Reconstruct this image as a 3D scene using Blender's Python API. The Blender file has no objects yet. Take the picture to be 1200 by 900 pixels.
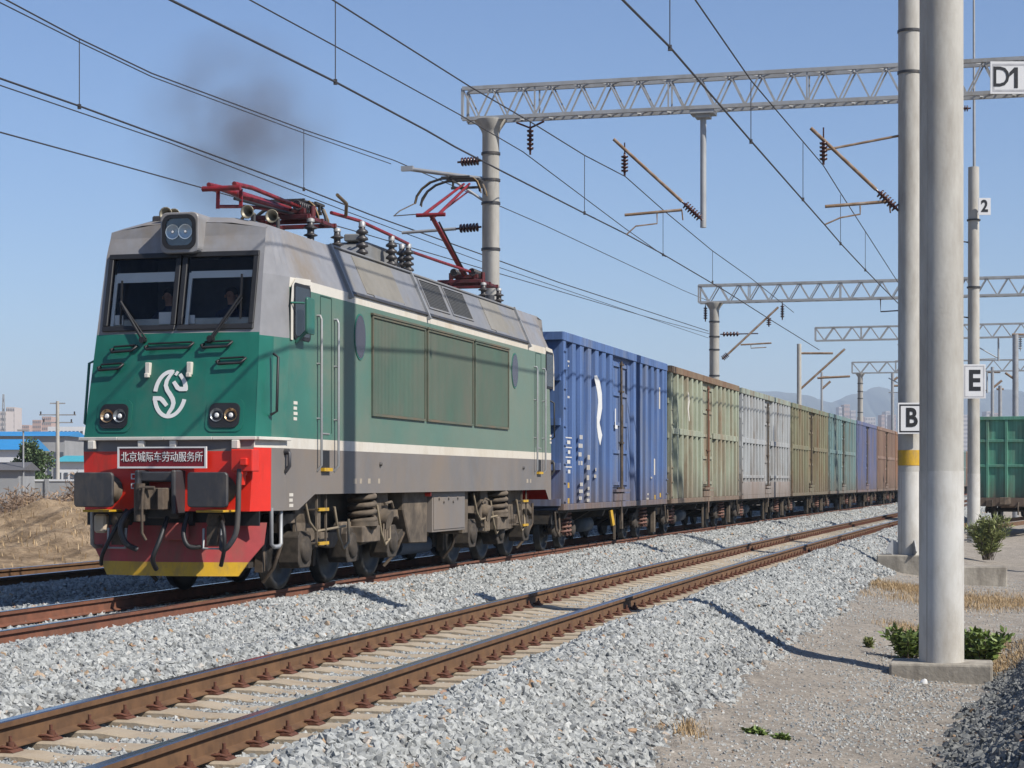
import bpy, math, random
import numpy as np
from mathutils import Vector, Matrix

random.seed(7)
rng = np.random.default_rng(11)
C = bpy.context.scene.collection
scene = bpy.context.scene
R = math.radians

# ------------------------------------------------------------------ camera, sky, sun, exposure
EYE = 1.6
FPX, HZ = 2300.0, 563.0          # focal length and horizon of the 1200 x 900 photograph
cam = bpy.data.cameras.new('camera')
cam.sensor_width = 36.0
cam.lens = FPX / 1200.0 * 36.0
cam.shift_y = (HZ - 450.0) / 1200.0
cam.clip_start = 0.1
cam.clip_end = 30000.0
camo = bpy.data.objects.new('camera', cam)
C.objects.link(camo)
camo.location = (0, 0, EYE)
camo.rotation_euler = (R(90), 0, 0)
scene.camera = camo

SUN_H = Vector((0.81, -0.587, 0)).normalized()     # towards the sun, horizontally
SUN_EL = R(44)
world = bpy.data.worlds.new('World')
scene.world = world
world.use_nodes = True
wn = world.node_tree
sky = wn.nodes.new('ShaderNodeTexSky')
sky.sky_type = 'NISHITA'
sky.sun_disc = False
sky.sun_elevation = SUN_EL
sky.sun_rotation = math.atan2(SUN_H.x, SUN_H.y)
sky.air_density = 1.0
sky.dust_density = 0.5
sky.ozone_density = 3.5
tint = wn.nodes.new('ShaderNodeMix'); tint.data_type = 'RGBA'; tint.blend_type = 'MULTIPLY'; tint.inputs[0].default_value = 1
tint.inputs[7].default_value = (.93, 1.03, 1.24, 1)
wn.links.new(sky.outputs[0], tint.inputs[6]); wn.links.new(tint.outputs[2], wn.nodes['Background'].inputs[0])
wn.nodes['Background'].inputs[1].default_value = 0.073

sl = bpy.data.lights.new('sun', 'SUN')
sl.energy = 5.0
sl.angle = R(0.53)
sl.color = (1.0, 0.945, 0.86)
so = bpy.data.objects.new('sun', sl)
C.objects.link(so)
sdir = Vector((SUN_H.x * math.cos(SUN_EL), SUN_H.y * math.cos(SUN_EL), math.sin(SUN_EL)))
so.rotation_euler = sdir.to_track_quat('Z', 'Y').to_euler()
so.location = (30, -30, 40)

scene.view_settings.view_transform = 'Standard'
scene.view_settings.look = 'None'
scene.view_settings.exposure = 0.46
scene.view_settings.gamma = 1.0
scene.view_settings.use_curve_mapping = False
scene.render.engine = 'CYCLES'
scene.cycles.max_bounces = 6
scene.cycles.volume_bounces = 0
scene.cycles.volume_step_rate = 2.0
scene.cycles.use_denoising = True

# ------------------------------------------------------------------ track geometry (all tracks follow one curve)
def head(Y): return .285 - .055 * math.exp(-(Y - 10) / 35)
def X1(Y): return -5.45 + .285 * (Y - 20.9) + 1.925 * (math.exp(-(Y - 10) / 35) - math.exp(-10.9 / 35))
def pt(Y, off=0.0, z=0.0):
    h = head(Y); c = 1 / math.sqrt(1 + h * h)
    return Vector((X1(Y) + off * c, Y - off * h * c, z))
_Ys = np.arange(-40, 420, .05)
_X = np.array([X1(y) for y in _Ys])
_S = np.concatenate([[0], np.cumsum(np.hypot(np.diff(_Ys), np.diff(_X)))])
def arc(Y): return float(np.interp(Y, _Ys, _S))
def Yat(s): return float(np.interp(s, _S, _Ys))
S0 = arc(26.3)
def at(px, py, Y):
    """point at depth Y seen at a place of the photograph"""
    return Vector(((px - 600) / FPX * Y, Y, EYE + (HZ - py) / FPX * Y))
def on_line(px, py, off):
    """point over the track-parallel line at offset off"""
    lo, hi = 3.0, 400.0
    for _ in range(50):
        m = (lo + hi) / 2; p = pt(m, off)
        if 600 + FPX * p.x / p.y < px: lo = m
        else: hi = m
    p = pt(lo, off)
    return Vector((p.x, p.y, EYE + (HZ - py) / FPX * p.y))
T1, T2, T3 = -.754, 4.574, -6.45       # centre lines of the three tracks
ANG = lambda Y: -math.atan(head(Y))

# ------------------------------------------------------------------ materials
MATS = {}
def nodes_of(m):
    m.use_nodes = True
    nt = m.node_tree
    return nt, nt.nodes, nt.links, nt.nodes['Principled BSDF']
def mat(name, col, rough=.6, metal=0.0, var=.15, scale=4.0, stretch=(1, 1, 1), dirt=None, damt=0.0, dscale=1.2,
        dstretch=(1, 1, .35), bump=0.0, bscale=40.0, spec=.5, coord='Object', coat=0.0, world_pos=False):
    if name in MATS: return MATS[name]
    col = [c * .72 for c in col]; dirt = None if dirt is None else [c * .72 for c in dirt]
    m = bpy.data.materials.new(name)
    nt, N, L, b = nodes_of(m)
    b.inputs['Roughness'].default_value = rough
    b.inputs['Metallic'].default_value = metal
    b.inputs['Specular IOR Level'].default_value = spec
    b.inputs['Coat Weight'].default_value = coat
    if world_pos:
        g = N.new('ShaderNodeNewGeometry'); cv = g.outputs['Position']
    else:
        tc = N.new('ShaderNodeTexCoord'); cv = tc.outputs[coord]
    def noise(sc, st, det=4.0, rgh=.6):
        mp = N.new('ShaderNodeMapping'); mp.inputs['Scale'].default_value = st
        L.new(cv, mp.inputs['Vector'])
        n = N.new('ShaderNodeTexNoise'); n.inputs['Scale'].default_value = sc
        n.inputs['Detail'].default_value = det; n.inputs['Roughness'].default_value = rgh
        L.new(mp.outputs[0], n.inputs['Vector'])
        return n
    n1 = noise(scale, stretch)
    cr = N.new('ShaderNodeValToRGB')
    c0 = [max(0, c * (1 - var)) for c in col]; c1 = [min(1, c * (1 + var)) for c in col]
    cr.color_ramp.elements[0].position = .3; cr.color_ramp.elements[1].position = .7
    cr.color_ramp.elements[0].color = (*c0, 1); cr.color_ramp.elements[1].color = (*c1, 1)
    L.new(n1.outputs['Fac'], cr.inputs[0])
    out = cr.outputs[0]
    if dirt is not None:
        n2 = noise(dscale, dstretch, 7.0, .68)
        r2 = N.new('ShaderNodeValToRGB')
        r2.color_ramp.elements[0].position = max(0, .62 - damt * .45); r2.color_ramp.elements[1].position = min(1, .78 - damt * .1)
        L.new(n2.outputs['Fac'], r2.inputs[0])
        mx = N.new('ShaderNodeMix'); mx.data_type = 'RGBA'
        L.new(r2.outputs[0], mx.inputs[0]); L.new(out, mx.inputs[6]); mx.inputs[7].default_value = (*dirt, 1)
        out = mx.outputs[2]
        mr = N.new('ShaderNodeMapRange'); mr.inputs[3].default_value = rough; mr.inputs[4].default_value = min(1, rough + .3)
        L.new(r2.outputs[0], mr.inputs[0]); L.new(mr.outputs[0], b.inputs['Roughness'])
    L.new(out, b.inputs['Base Color'])
    if bump:
        n3 = noise(bscale, (1, 1, 1), 5.0)
        bp = N.new('ShaderNodeBump'); bp.inputs['Strength'].default_value = bump; bp.inputs['Distance'].default_value = .02
        L.new(n3.outputs['Fac'], bp.inputs['Height']); L.new(bp.outputs[0], b.inputs['Normal'])
    MATS[name] = m
    return m

DUST = (.27, .2, .14)
M = {}
M['green'] = mat('loco_green_paint', (.014, .155, .108), .34, var=.16, scale=1.6, dirt=(.08, .14, .105), damt=.3, dscale=.7, dstretch=(1, 1, .5), bump=.05, bscale=3)
M['green_side'] = mat('loco_green_side_paint', (.035, .185, .14), .5, var=.1, scale=1.0, dirt=(.17, .2, .155), damt=.5, dscale=.55, dstretch=(1, .6, .8), bump=.05, bscale=2.5)
M['grille'] = mat('dusty_green_grille', (.085, .15, .11), .75, var=.12, scale=1.0, stretch=(1, 1, .5), dirt=(.15, .155, .12), damt=.5, dscale=.8, dstretch=(1, 1, .6))
M['loco_grey'] = mat('dusty_grey_skirt', (.2, .19, .185), .55, var=.1, scale=1.2, dirt=(.25, .2, .155), damt=.55, dscale=.6, dstretch=(1, 1, .6), bump=.05, bscale=3)
M['silver'] = mat('silver_grey_cab_paint', (.29, .288, .295), .4, var=.1, dirt=(.25, .2, .145), damt=.4, dscale=1.0, dstretch=(1, 1, .6), bump=.04, bscale=3)
M['roof'] = mat('grey_roof_paint', (.235, .24, .255), .5, var=.1, dirt=(.24, .22, .18), damt=.4, dscale=1.2, dstretch=(1, 1, 1))
M['white'] = mat('off_white_paint', (.74, .7, .62), .5, var=.06, dirt=(.5, .42, .32), damt=.3, dscale=.9)
M['purewhite'] = mat('white_lettering_paint', (.82, .82, .8), .5, var=.04)
M['red'] = mat('bright_red_paint', (.78, .03, .014), .38, var=.08, dirt=(.3, .05, .03), damt=.2, dscale=2)
M['plow'] = mat('dusty_dark_red_paint', (.46, .06, .062), .65, var=.15, dirt=(.25, .13, .1), damt=.4, dscale=2.5)
M['yellow'] = mat('worn_yellow_paint', (.68, .4, .015), .5, var=.12, dirt=(.28, .2, .1), damt=.35, dscale=5)
M['black'] = mat('matt_black_rubber', (.014, .014, .016), .55, var=.2)
M['darkgrey'] = mat('dark_grey_steel', (.045, .045, .05), .5, var=.2, dirt=(.12, .1, .08), damt=.25, dscale=4)
M['steel'] = mat('galvanised_steel', (.42, .43, .44), .5, metal=.35, var=.12, dirt=(.35, .33, .3), damt=.3)
M['brightsteel'] = mat('polished_rail_steel', (.55, .56, .58), .25, metal=1.0, var=.05)
M['dustybrown'] = mat('dusty_brown_running_gear', (.13, .095, .066), .85, var=.35, scale=5, dirt=(.03, .026, .022), damt=.5, dscale=3, dstretch=(1, 1, 1))
M['tan'] = mat('dusty_tan_steel', (.2, .155, .11), .85, var=.3, scale=4, dirt=(.045, .037, .03), damt=.55, dscale=2.2, dstretch=(1, 1, 1))
M['axlebox'] = mat('oily_axle_box', (.075, .058, .042), .75, var=.4, scale=6, dirt=(.02, .018, .016), damt=.5, dscale=4, dstretch=(1, 1, 1))
M['frame'] = mat('grimy_black_underframe', (.03, .027, .024), .8, var=.35, dirt=(.1, .075, .05), damt=.35, dscale=3, dstretch=(1, 1, 1))
M['wheel'] = mat('grimy_wheel_steel', (.026, .025, .025), .5, metal=.2, var=.3, dirt=(.07, .055, .04), damt=.3, dscale=5, dstretch=(1, 1, 1))
M['rust'] = mat('rusty_rail_side', (.135, .068, .03), .85, var=.25, scale=6, stretch=(1, 1, 1), dirt=(.22, .115, .05), damt=.4, dscale=4, dstretch=(1, 1, 1), world_pos=True)
M['redrust'] = mat('red_oxide_rail_side', (.2, .075, .04), .9, var=.25, scale=5, dirt=(.12, .06, .04), damt=.4, dscale=3, dstretch=(1, 1, 1), world_pos=True)
M['clip'] = mat('rusty_rail_clip', (.12, .042, .022), .85, var=.35, scale=30)
M['sleeper'] = mat('pale_concrete_sleeper', (.50, .42, .31), .9, var=.16, scale=6, dirt=(.33, .25, .165), damt=.5, dscale=3, dstretch=(1, 1, 1), bump=.3, bscale=30, world_pos=True)
M['concrete'] = mat('spun_concrete_pole', (.54, .52, .47), .85, var=.08, scale=2.0, stretch=(1, 1, .5), dirt=(.34, .31, .265), damt=.45, dscale=2.2, dstretch=(1, 1, .25), bump=.15, bscale=25)
M['concrete_light'] = mat('pale_concrete_pole_base', (.66, .645, .6), .85, var=.04, scale=3, dirt=(.44, .4, .34), damt=.4, dscale=2.5, bump=.12, bscale=30)
M['plinth'] = mat('weathered_concrete_plinth', (.46, .42, .35), .95, var=.18, scale=3, dirt=(.16, .14, .115), damt=.5, dscale=2.2, dstretch=(1, 1, .3), bump=.5, bscale=14)
M['galv'] = mat('galvanised_lattice_steel', (.44, .45, .455), .55, metal=.2, var=.12, scale=3, dirt=(.3, .28, .25), damt=.25)
M['rustpipe'] = mat('rusty_bracket_pipe', (.24, .15, .085), .75, var=.3, scale=3, dirt=(.36, .33, .3), damt=.3, dscale=3, dstretch=(1, 1, 1))
M['insulator'] = mat('brown_porcelain', (.06, .018, .014), .25, var=.1)
M['greyins'] = mat('grey_insulator_sheds', (.05, .045, .045), .4, var=.15)
M['wire'] = mat('dark_copper_wire', (.045, .042, .045), .6, var=.1)
M['pantored'] = mat('crimson_pantograph_paint', (.27, .012, .018), .42, var=.2, dirt=(.06, .02, .02), damt=.4, dscale=6, dstretch=(1, 1, 1))
M['carbon'] = mat('pantograph_carbon_strip', (.04, .036, .033), .6, var=.2)
M['brass'] = mat('dull_copper_horn', (.22, .15, .07), .5, metal=.5, var=.2)
M['maroon'] = mat('maroon_sign_plate', (.22, .008, .018), .4, var=.06)
M['signwhite'] = mat('white_enamel_sign', (.8, .8, .8), .45, var=.03)
M['signblack'] = mat('black_sign_lettering', (.01, .01, .012), .5, var=.05)
M['cabdark'] = mat('dark_cab_interior', (.09, .11, .145), .8, var=.2)
M['blind'] = mat('white_roller_blind', (.9, .9, .86), .8, var=.03)
M['skin'] = mat('skin', (.5, .28, .2), .6, var=.06)
M['cloth'] = mat('dark_blue_uniform', (.02, .03, .07), .85, var=.15)
M['hair'] = mat('black_hair', (.012, .011, .011), .7, var=.2)
M['redcloth'] = mat('red_cloth', (.3, .02, .03), .8, var=.1)
M['blueglassroof'] = mat('bright_blue_sheet_roof', (.03, .27, .6), .6, var=.1, scale=.3)
M['tower'] = mat('pale_tower_render', (.55, .5, .48), .9, var=.05, scale=.1)
M['tower2'] = mat('pinkish_tower_render', (.5, .36, .31), .9, var=.05, scale=.1)
M['window'] = mat('dark_window_glass', (.08, .1, .13), .2, var=.1)
M['wall'] = mat('grey_concrete_yard_wall', (.33, .34, .35), .9, var=.1, scale=.6)
M['whitewall'] = mat('white_rendered_wall', (.68, .7, .72), .9, var=.05, scale=.5)

def glass(name, tint=(.6, .7, .75), refl=.5):
    m = bpy.data.materials.new(name)
    nt, N, L, b = nodes_of(m)
    N.remove(b)
    o = N['Material Output']
    tr = N.new('ShaderNodeBsdfTransparent'); tr.inputs[0].default_value = (*tint, 1)
    gl = N.new('ShaderNodeBsdfGlossy'); gl.inputs['Roughness'].default_value = .03
    fr = N.new('ShaderNodeFresnel'); fr.inputs[0].default_value = 1.33
    mx = N.new('ShaderNodeMixShader')
    L.new(fr.outputs[0], mx.inputs[0]); L.new(tr.outputs[0], mx.inputs[1]); L.new(gl.outputs[0], mx.inputs[2])
    L.new(mx.outputs[0], o.inputs[0])
    return m
M['glass'] = glass('cab_window_glass', (.95, .97, .98))
M['darkglass'] = mat('tinted_side_glass', (.03, .035, .04), .12, var=.1)
M['lens'] = glass('headlamp_lens', (.9, .92, .95))
M['reflector'] = mat('chrome_reflector', (.8, .8, .8), .15, metal=1.0, var=.02)
M['ovalglass'] = mat('purple_tinted_porthole', (.06, .05, .068), .2, var=.1)

# ------------------------------------------------------------------ mesh builder
class MB:
    def __init__(s): s.v = []; s.f = []; s.m = []; s.sm = []
    def add(s, vs, fs, m=0, smooth=False):
        b = len(s.v)
        s.v += [tuple(v) for v in vs]
        for f in fs:
            s.f.append([b + i for i in f]); s.m.append(m); s.sm.append(smooth)
        return s
    def box(s, x0, x1, y0, y1, z0, z1, m=0):
        vs = [(x, y, z) for z in (z0, z1) for y in (y0, y1) for x in (x0, x1)]
        return s.add(vs, [(0, 2, 3, 1), (4, 5, 7, 6), (0, 1, 5, 4), (2, 6, 7, 3), (0, 4, 6, 2), (1, 3, 7, 5)], m)
    def bar(s, p0, p1, w, h, up=(0, 0, 1), m=0):
        p0 = Vector(p0); p1 = Vector(p1); d = (p1 - p0).normalized(); up = Vector(up)
        if abs(d.dot(up)) > .98: up = Vector((1, 0, 0))
        a = d.cross(up).normalized(); b = a.cross(d).normalized()
        vs = [p + a * i * w / 2 + b * j * h / 2 for p in (p0, p1) for j in (-1, 1) for i in (-1, 1)]
        return s.add(vs, [(0, 2, 3, 1), (4, 5, 7, 6), (0, 1, 5, 4), (2, 6, 7, 3), (0, 4, 6, 2), (1, 3, 7, 5)], m)
    def lathe(s, p0, d, prof, n=16, m=0, smooth=True, caps=True):
        p0 = Vector(p0); d = Vector(d).normalized()
        up = Vector((0, 0, 1)) if abs(d.z) < .9 else Vector((0, 1, 0))
        a = d.cross(up).normalized(); b = d.cross(a).normalized()
        vs = []
        for t, r in prof:
            for i in range(n):
                q = 2 * math.pi * i / n
                vs.append(p0 + d * t + a * (math.cos(q) * r) + b * (math.sin(q) * r))
        fs = []
        for k in range(len(prof) - 1):
            for i in range(n):
                j = (i + 1) % n
                fs.append((k * n + i, k * n + j, (k + 1) * n + j, (k + 1) * n + i))
        s.add(vs, fs, m, smooth)
        if caps:
            s.add(vs[:n], [tuple(range(n))[::-1]], m); s.add(vs[-n:], [tuple(range(n))], m)
        return s
    def cyl(s, p0, p1, r, r1=None, n=12, m=0):
        p0 = Vector(p0); p1 = Vector(p1)
        return s.lathe(p0, p1 - p0, [(0, r), ((p1 - p0).length, r if r1 is None else r1)], n, m)
    def tube(s, pts, r, n=8, m=0):
        pts = [Vector(p) for p in pts]
        vs = []; a = None
        for i, p in enumerate(pts):
            d = (pts[min(i + 1, len(pts) - 1)] - pts[max(i - 1, 0)]).normalized()
            if a is None:
                up = Vector((0, 0, 1)) if abs(d.z) < .9 else Vector((1, 0, 0))
                a = d.cross(up).normalized()
            a = (a - d * a.dot(d)).normalized(); b = d.cross(a)
            rr = r[i] if isinstance(r, (list, tuple)) else r
            for k in range(n):
                q = 2 * math.pi * k / n
                vs.append(p + a * math.cos(q) * rr + b * math.sin(q) * rr)
        fs = []
        for i in range(len(pts) - 1):
            for k in range(n):
                j = (k + 1) % n
                fs.append((i * n + k, i * n + j, (i + 1) * n + j, (i + 1) * n + k))
        s.add(vs, fs, m, True)
        s.add(vs[:n], [tuple(range(n))[::-1]], m); s.add(vs[-n:], [tuple(range(n))], m)
        return s
    def prism(s, poly, axis, a0, a1, m=0):
        """poly in the plane of the other two axes (x,y,z order), extruded along axis"""
        def P(q, a):
            if axis == 0: return (a, q[0], q[1])
            if axis == 1: return (q[0], a, q[1])
            return (q[0], q[1], a)
        n = len(poly)
        vs = [P(q, a0) for q in poly] + [P(q, a1) for q in poly]
        fs = [tuple(range(n))[::-1], tuple(range(n, 2 * n))]
        fs += [(i, (i + 1) % n, n + (i + 1) % n, n + i) for i in range(n)]
        return s.add(vs, fs, m)
    def helix(s, c, r, z0, z1, turns, wr, n=6, m=0):
        k = int(turns * 14)
        return s.tube([(c[0] + r * math.cos(2 * math.pi * turns * i / k), c[1] + r * math.sin(2 * math.pi * turns * i / k), z0 + (z1 - z0) * i / k) for i in range(k + 1)], wr, n, m)
    def ribbon(s, pts, w, place, t=.006, m=0):
        """flat stroke of width w along 2-D points; place(x, y, depth) gives the 3-D point"""
        P = [Vector((*p, 0)) for p in pts]; L_ = []; R_ = []
        for i, p in enumerate(P):
            d = (P[min(i + 1, len(P) - 1)] - P[max(i - 1, 0)]).normalized()
            nn = Vector((-d.y, d.x, 0)); ww = w[i] if isinstance(w, (list, tuple)) else w
            L_.append(p + nn * ww / 2); R_.append(p - nn * ww / 2)
        for i in range(len(P) - 1):
            q = [L_[i], L_[i + 1], R_[i + 1], R_[i]]
            vs = [place(a.x, a.y, 0) for a in q] + [place(a.x, a.y, t) for a in q]
            s.add(vs, [(0, 1, 2, 3), (7, 6, 5, 4), (0, 4, 5, 1), (1, 5, 6, 2), (2, 6, 7, 3), (3, 7, 4, 0)], m)
        return s
    def build(s, name, mats, parent=None, bevel=0.0, seg=1, loc=None, fix=True):
        me = bpy.data.meshes.new(name)
        me.from_pydata(s.v, [], s.f)
        if not isinstance(mats, (list, tuple)): mats = [mats]
        for m in mats: me.materials.append(m)
        me.polygons.foreach_set('material_index', s.m)
        me.polygons.foreach_set('use_smooth', s.sm)
        if fix:
            import bmesh
            bm = bmesh.new(); bm.from_mesh(me); bmesh.ops.recalc_face_normals(bm, faces=bm.faces); bm.to_mesh(me); bm.free()
        me.update()
        o = bpy.data.objects.new(name, me)
        C.objects.link(o)
        if parent: o.parent = parent
        if loc is not None: o.location = loc
        if bevel:
            b = o.modifiers.new('bevel', 'BEVEL'); b.width = bevel; b.segments = seg; b.limit_method = 'ANGLE'; b.angle_limit = R(35)
        return o

def tag(o, label=None, cat=None, group=None, kind=None):
    if label: o['label'] = label
    if cat: o['category'] = cat
    if group: o['group'] = group
    if kind: o['kind'] = kind
    return o
def thing(name, loc, rz, label, cat, group=None):
    o = bpy.data.objects.new(name, None); C.objects.link(o)
    o.empty_display_size = .2
    o.location = loc; o.rotation_euler = (0, 0, rz)
    return tag(o, label, cat, group)
def copy_tree(o, parent=None):
    c = o.copy(); C.objects.link(c)
    if parent: c.parent = parent
    for ch in list(o.children): copy_tree(ch, c)
    return c
def text(body, size, m, name, parent, mtx, bold=0.0, depth=.004, sx=1.0, align='CENTER'):
    cu = bpy.data.curves.new('txt', 'FONT'); cu.body = body; cu.size = size; cu.extrude = depth; cu.offset = bold
    cu.align_x = align; cu.align_y = 'CENTER'; cu.resolution_u = 3
    o = bpy.data.objects.new('txt', cu); C.objects.link(o)
    me = bpy.data.meshes.new_from_object(o.evaluated_get(bpy.context.evaluated_depsgraph_get()))
    bpy.data.objects.remove(o); bpy.data.curves.remove(cu)
    me.transform(mtx @ Matrix.Diagonal((sx, 1, 1, 1)))
    me.materials.clear(); me.materials.append(m)
    me.name = name
    o = bpy.data.objects.new(name, me); C.objects.link(o)
    if parent: o.parent = parent
    return o
FRONT = Matrix.Rotation(R(90), 4, 'X')                              # text readable by a viewer looking along +y
SIDE = Matrix.Rotation(R(90), 4, 'Z') @ Matrix.Rotation(R(90), 4, 'X')  # readable by a viewer looking along -x

# ================================================================== SETTING
def sstep(a, b, x):
    t = np.clip((x - a) / (b - a), 0, 1); return t * t * (3 - 2 * t)
# offset from the right rail of track 1 for any ground point
def offs(x, y):
    yy = np.clip(y, -38, 410)
    for _ in range(3):
        h = .285 - .055 * np.exp(-(np.clip(yy, -38, 410) - 10) / 35)
        xx = np.interp(yy, _Ys, _X)
        c = 1 / np.sqrt(1 + h * h)
        d = (x - xx) * c + 0 * y
        d = (x - xx) * c - (y - yy) * h * c * 1.0
        along = (x - xx) * h * c + (y - yy) * c
        yy = np.clip(yy + along * c, -38, 410)
    return d
PZ_D = np.array([-40, -13.5, -11.0, -9.4, -8.5, -8.15, -7.35, -7.0, -5.9, -5.55, -4.75, -4.4, -3.6, -2.8, -2.45, -1.72, -1.4, -.1, .22, .62, .95, 1.85, 2.75, 2.98, 3.16, 3.36, 5.78, 5.98, 6.12, 6.32, 6.55, 7.05, 7.75, 8.4, 9.4, 10.5, 13, 40])
PZ_Z = np.array([-.9, -.92, -.9, -.72, -.22, -.14, -.15, -.19, -.19, -.13, -.1, -.12, -.3, -.12, -.1, -.12, -.19, -.19, -.1, -.06, -.1, -.36, -.08, -.03, -.1, -.203, -.203, -.1, -.01, .015, -.03, -.3, -.62, -.7, -.86, -.92, -.93, -.95])
def nz(x, y, s=1.0, ph=0.0):
    return (np.sin(x * 1.7 * s + ph) * np.sin(y * 1.3 * s + ph * 2 + .7) + .5 * np.sin(x * 3.9 * s + 1.3 + ph) * np.sin(y * 4.3 * s + ph) + .35 * np.sin(x * 8.1 * s - y * 6.3 * s + ph))
# right-hand bank beside the camera: toe line from (3.5,16.4) heading (.29,.957)
def bank(x, y):
    d = (x - 3.75) * .957 - (y - 17.0) * .29
    return d
def ground_z(x, y):
    d = offs(x, y)
    far = sstep(60, 160, np.abs(d)) + sstep(300, 420, y)
    z = np.interp(d, PZ_D, PZ_Z) * (1 - np.clip(far, 0, 1)) + np.clip(far, 0, 1) * -.95
    inside = (d > -9.2) & (d < 7.6)
    z = np.where(inside, z - .12, z)
    z = z + np.where(inside, 0, nz(x, y, .8) * .018 * (1 - np.clip(far, 0, 1)))
    bd = bank(x, y)
    bz = np.interp(bd, [-.2, 0, .25, 1.7, 3, 6, 40], [0, .02, .14, 1.5, 1.55, 1.4, 0])
    fade = (1 - sstep(24, 34, y)) * sstep(7.6, 8.6, d)
    z = z + bz * fade
    # sandy heap beyond the left-hand track
    mound = 1.55 * np.exp(-(((x + 12.6) / 3.6) ** 2 + ((y - 58) / 8) ** 2)) + .9 * np.exp(-(((x + 19.5) / 4.5) ** 2 + ((y - 60) / 9) ** 2)) + .8 * np.exp(-(((x + 8.6) / 2.0) ** 2 + ((y - 63) / 7) ** 2))
    mound = mound * (1 + .16 * nz(x, y, .55, 2.0) + .07 * nz(x, y, 1.7, 1.0)) * sstep(-9.6, -11.4, d)
    return z + mound

def grid_obj(name, xs, ys, zf, m, kind='structure', label=None, cat=None):
    X, Y = np.meshgrid(xs, ys)
    Z = zf(X, Y)
    n, k = X.shape
    v = np.stack([X, Y, Z], -1).reshape(-1, 3)
    i = np.arange(n * k).reshape(n, k)
    f = np.stack([i[:-1, :-1], i[:-1, 1:], i[1:, 1:], i[1:, :-1]], -1).reshape(-1, 4)
    me = bpy.data.meshes.new(name)
    me.from_pydata(v.tolist(), [], f.tolist())
    me.materials.append(m)
    me.polygons.foreach_set('use_smooth', [True] * len(me.polygons))
    o = bpy.data.objects.new(name, me); C.objects.link(o)
    return tag(o, label, cat, kind=kind)

def dirt_material():
    m = bpy.data.materials.new('dry_dirt_ground')
    nt, N, L, b = nodes_of(m)
    g = N.new('ShaderNodeNewGeometry')
    def noise(sc, det=6, r=.6):
        n = N.new('ShaderNodeTexNoise'); n.inputs['Scale'].default_value = sc; n.inputs['Detail'].default_value = det; n.inputs['Roughness'].default_value = r
        L.new(g.outputs['Position'], n.inputs['Vector']); return n
    a = noise(.35); c = noise(3.0, 8, .7); d = noise(22, 5, .7); e = noise(70, 3, .6)
    r1 = N.new('ShaderNodeValToRGB')
    r1.color_ramp.elements[0].position = .35; r1.color_ramp.elements[0].color = (.30, .272, .235, 1)
    r1.color_ramp.elements[1].position = .65; r1.color_ramp.elements[1].color = (.365, .328, .28, 1)
    L.new(a.outputs['Fac'], r1.inputs[0])
    r2 = N.new('ShaderNodeValToRGB')
    r2.color_ramp.elements[0].position = .3; r2.color_ramp.elements[0].color = (.55, .53, .5, 1)
    r2.color_ramp.elements[1].position = .72; r2.color_ramp.elements[1].color = (1.12, 1.1, 1.08, 1)
    L.new(c.outputs['Fac'], r2.inputs[0])
    mx = N.new('ShaderNodeMix'); mx.data_type = 'RGBA'; mx.blend_type = 'MULTIPLY'; mx.inputs[0].default_value = .75
    L.new(r1.outputs[0], mx.inputs[6]); L.new(r2.outputs[0], mx.inputs[7])
    r3 = N.new('ShaderNodeValToRGB')
    r3.color_ramp.elements[0].position = .36; r3.color_ramp.elements[0].color = (.6, .6, .6, 1)
    r3.color_ramp.elements[1].position = .62; r3.color_ramp.elements[1].color = (1.15, 1.15, 1.15, 1)
    L.new(d.outputs['Fac'], r3.inputs[0])
    mx2 = N.new('ShaderNodeMix'); mx2.data_type = 'RGBA'; mx2.blend_type = 'MULTIPLY'; mx2.inputs[0].default_value = .8
    L.new(mx.outputs[2], mx2.inputs[6]); L.new(r3.outputs[0], mx2.inputs[7])
    # sandy colour of the heap on the left (west of the tracks)
    sx = N.new('ShaderNodeSeparateXYZ'); L.new(g.outputs['Position'], sx.inputs[0])
    mr = N.new('ShaderNodeMapRange'); mr.inputs[1].default_value = -6.5; mr.inputs[2].default_value = -9.5; mr.inputs[3].default_value = 0; mr.inputs[4].default_value = 1
    L.new(sx.outputs[0], mr.inputs[0])
    nm = noise(1.1, 8, .72)
    rs = N.new('ShaderNodeValToRGB')
    rs.color_ramp.elements[0].position = .38; rs.color_ramp.elements[0].color = (.20, .14, .085, 1)
    rs.color_ramp.elements[1].position = .6; rs.color_ramp.elements[1].color = (.47, .345, .22, 1)
    L.new(nm.outputs['Fac'], rs.inputs[0])
    mx3 = N.new('ShaderNodeMix'); mx3.data_type = 'RGBA'
    L.new(mr.outputs[0], mx3.inputs[0]); L.new(mx2.outputs[2], mx3.inputs[6]); L.new(rs.outputs[0], mx3.inputs[7])
    L.new(mx3.outputs[2], b.inputs['Base Color'])
    b.inputs['Roughness'].default_value = .95
    b.inputs['Specular IOR Level'].default_value = .2
    ad = N.new('ShaderNodeMath'); ad.operation = 'ADD'
    L.new(d.outputs['Fac'], ad.inputs[0]); L.new(e.outputs['Fac'], ad.inputs[1])
    bp = N.new('ShaderNodeBump'); bp.inputs['Strength'].default_value = .7; bp.inputs['Distance'].default_value = .03
    L.new(ad.outputs[0], bp.inputs['Height'])
    big = noise(2.4, 9, .75)
    hm = N.new('ShaderNodeMath'); hm.operation = 'MULTIPLY'; L.new(big.outputs['Fac'], hm.inputs[0]); L.new(mr.outputs[0], hm.inputs[1])
    bp2 = N.new('ShaderNodeBump'); bp2.inputs['Strength'].default_value = 1; bp2.inputs['Distance'].default_value = .22
    L.new(hm.outputs[0], bp2.inputs['Height']); L.new(bp.outputs[0], bp2.inputs['Normal']); L.new(bp2.outputs[0], b.inputs['Normal'])
    return m
M['dirt'] = dirt_material()
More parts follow.
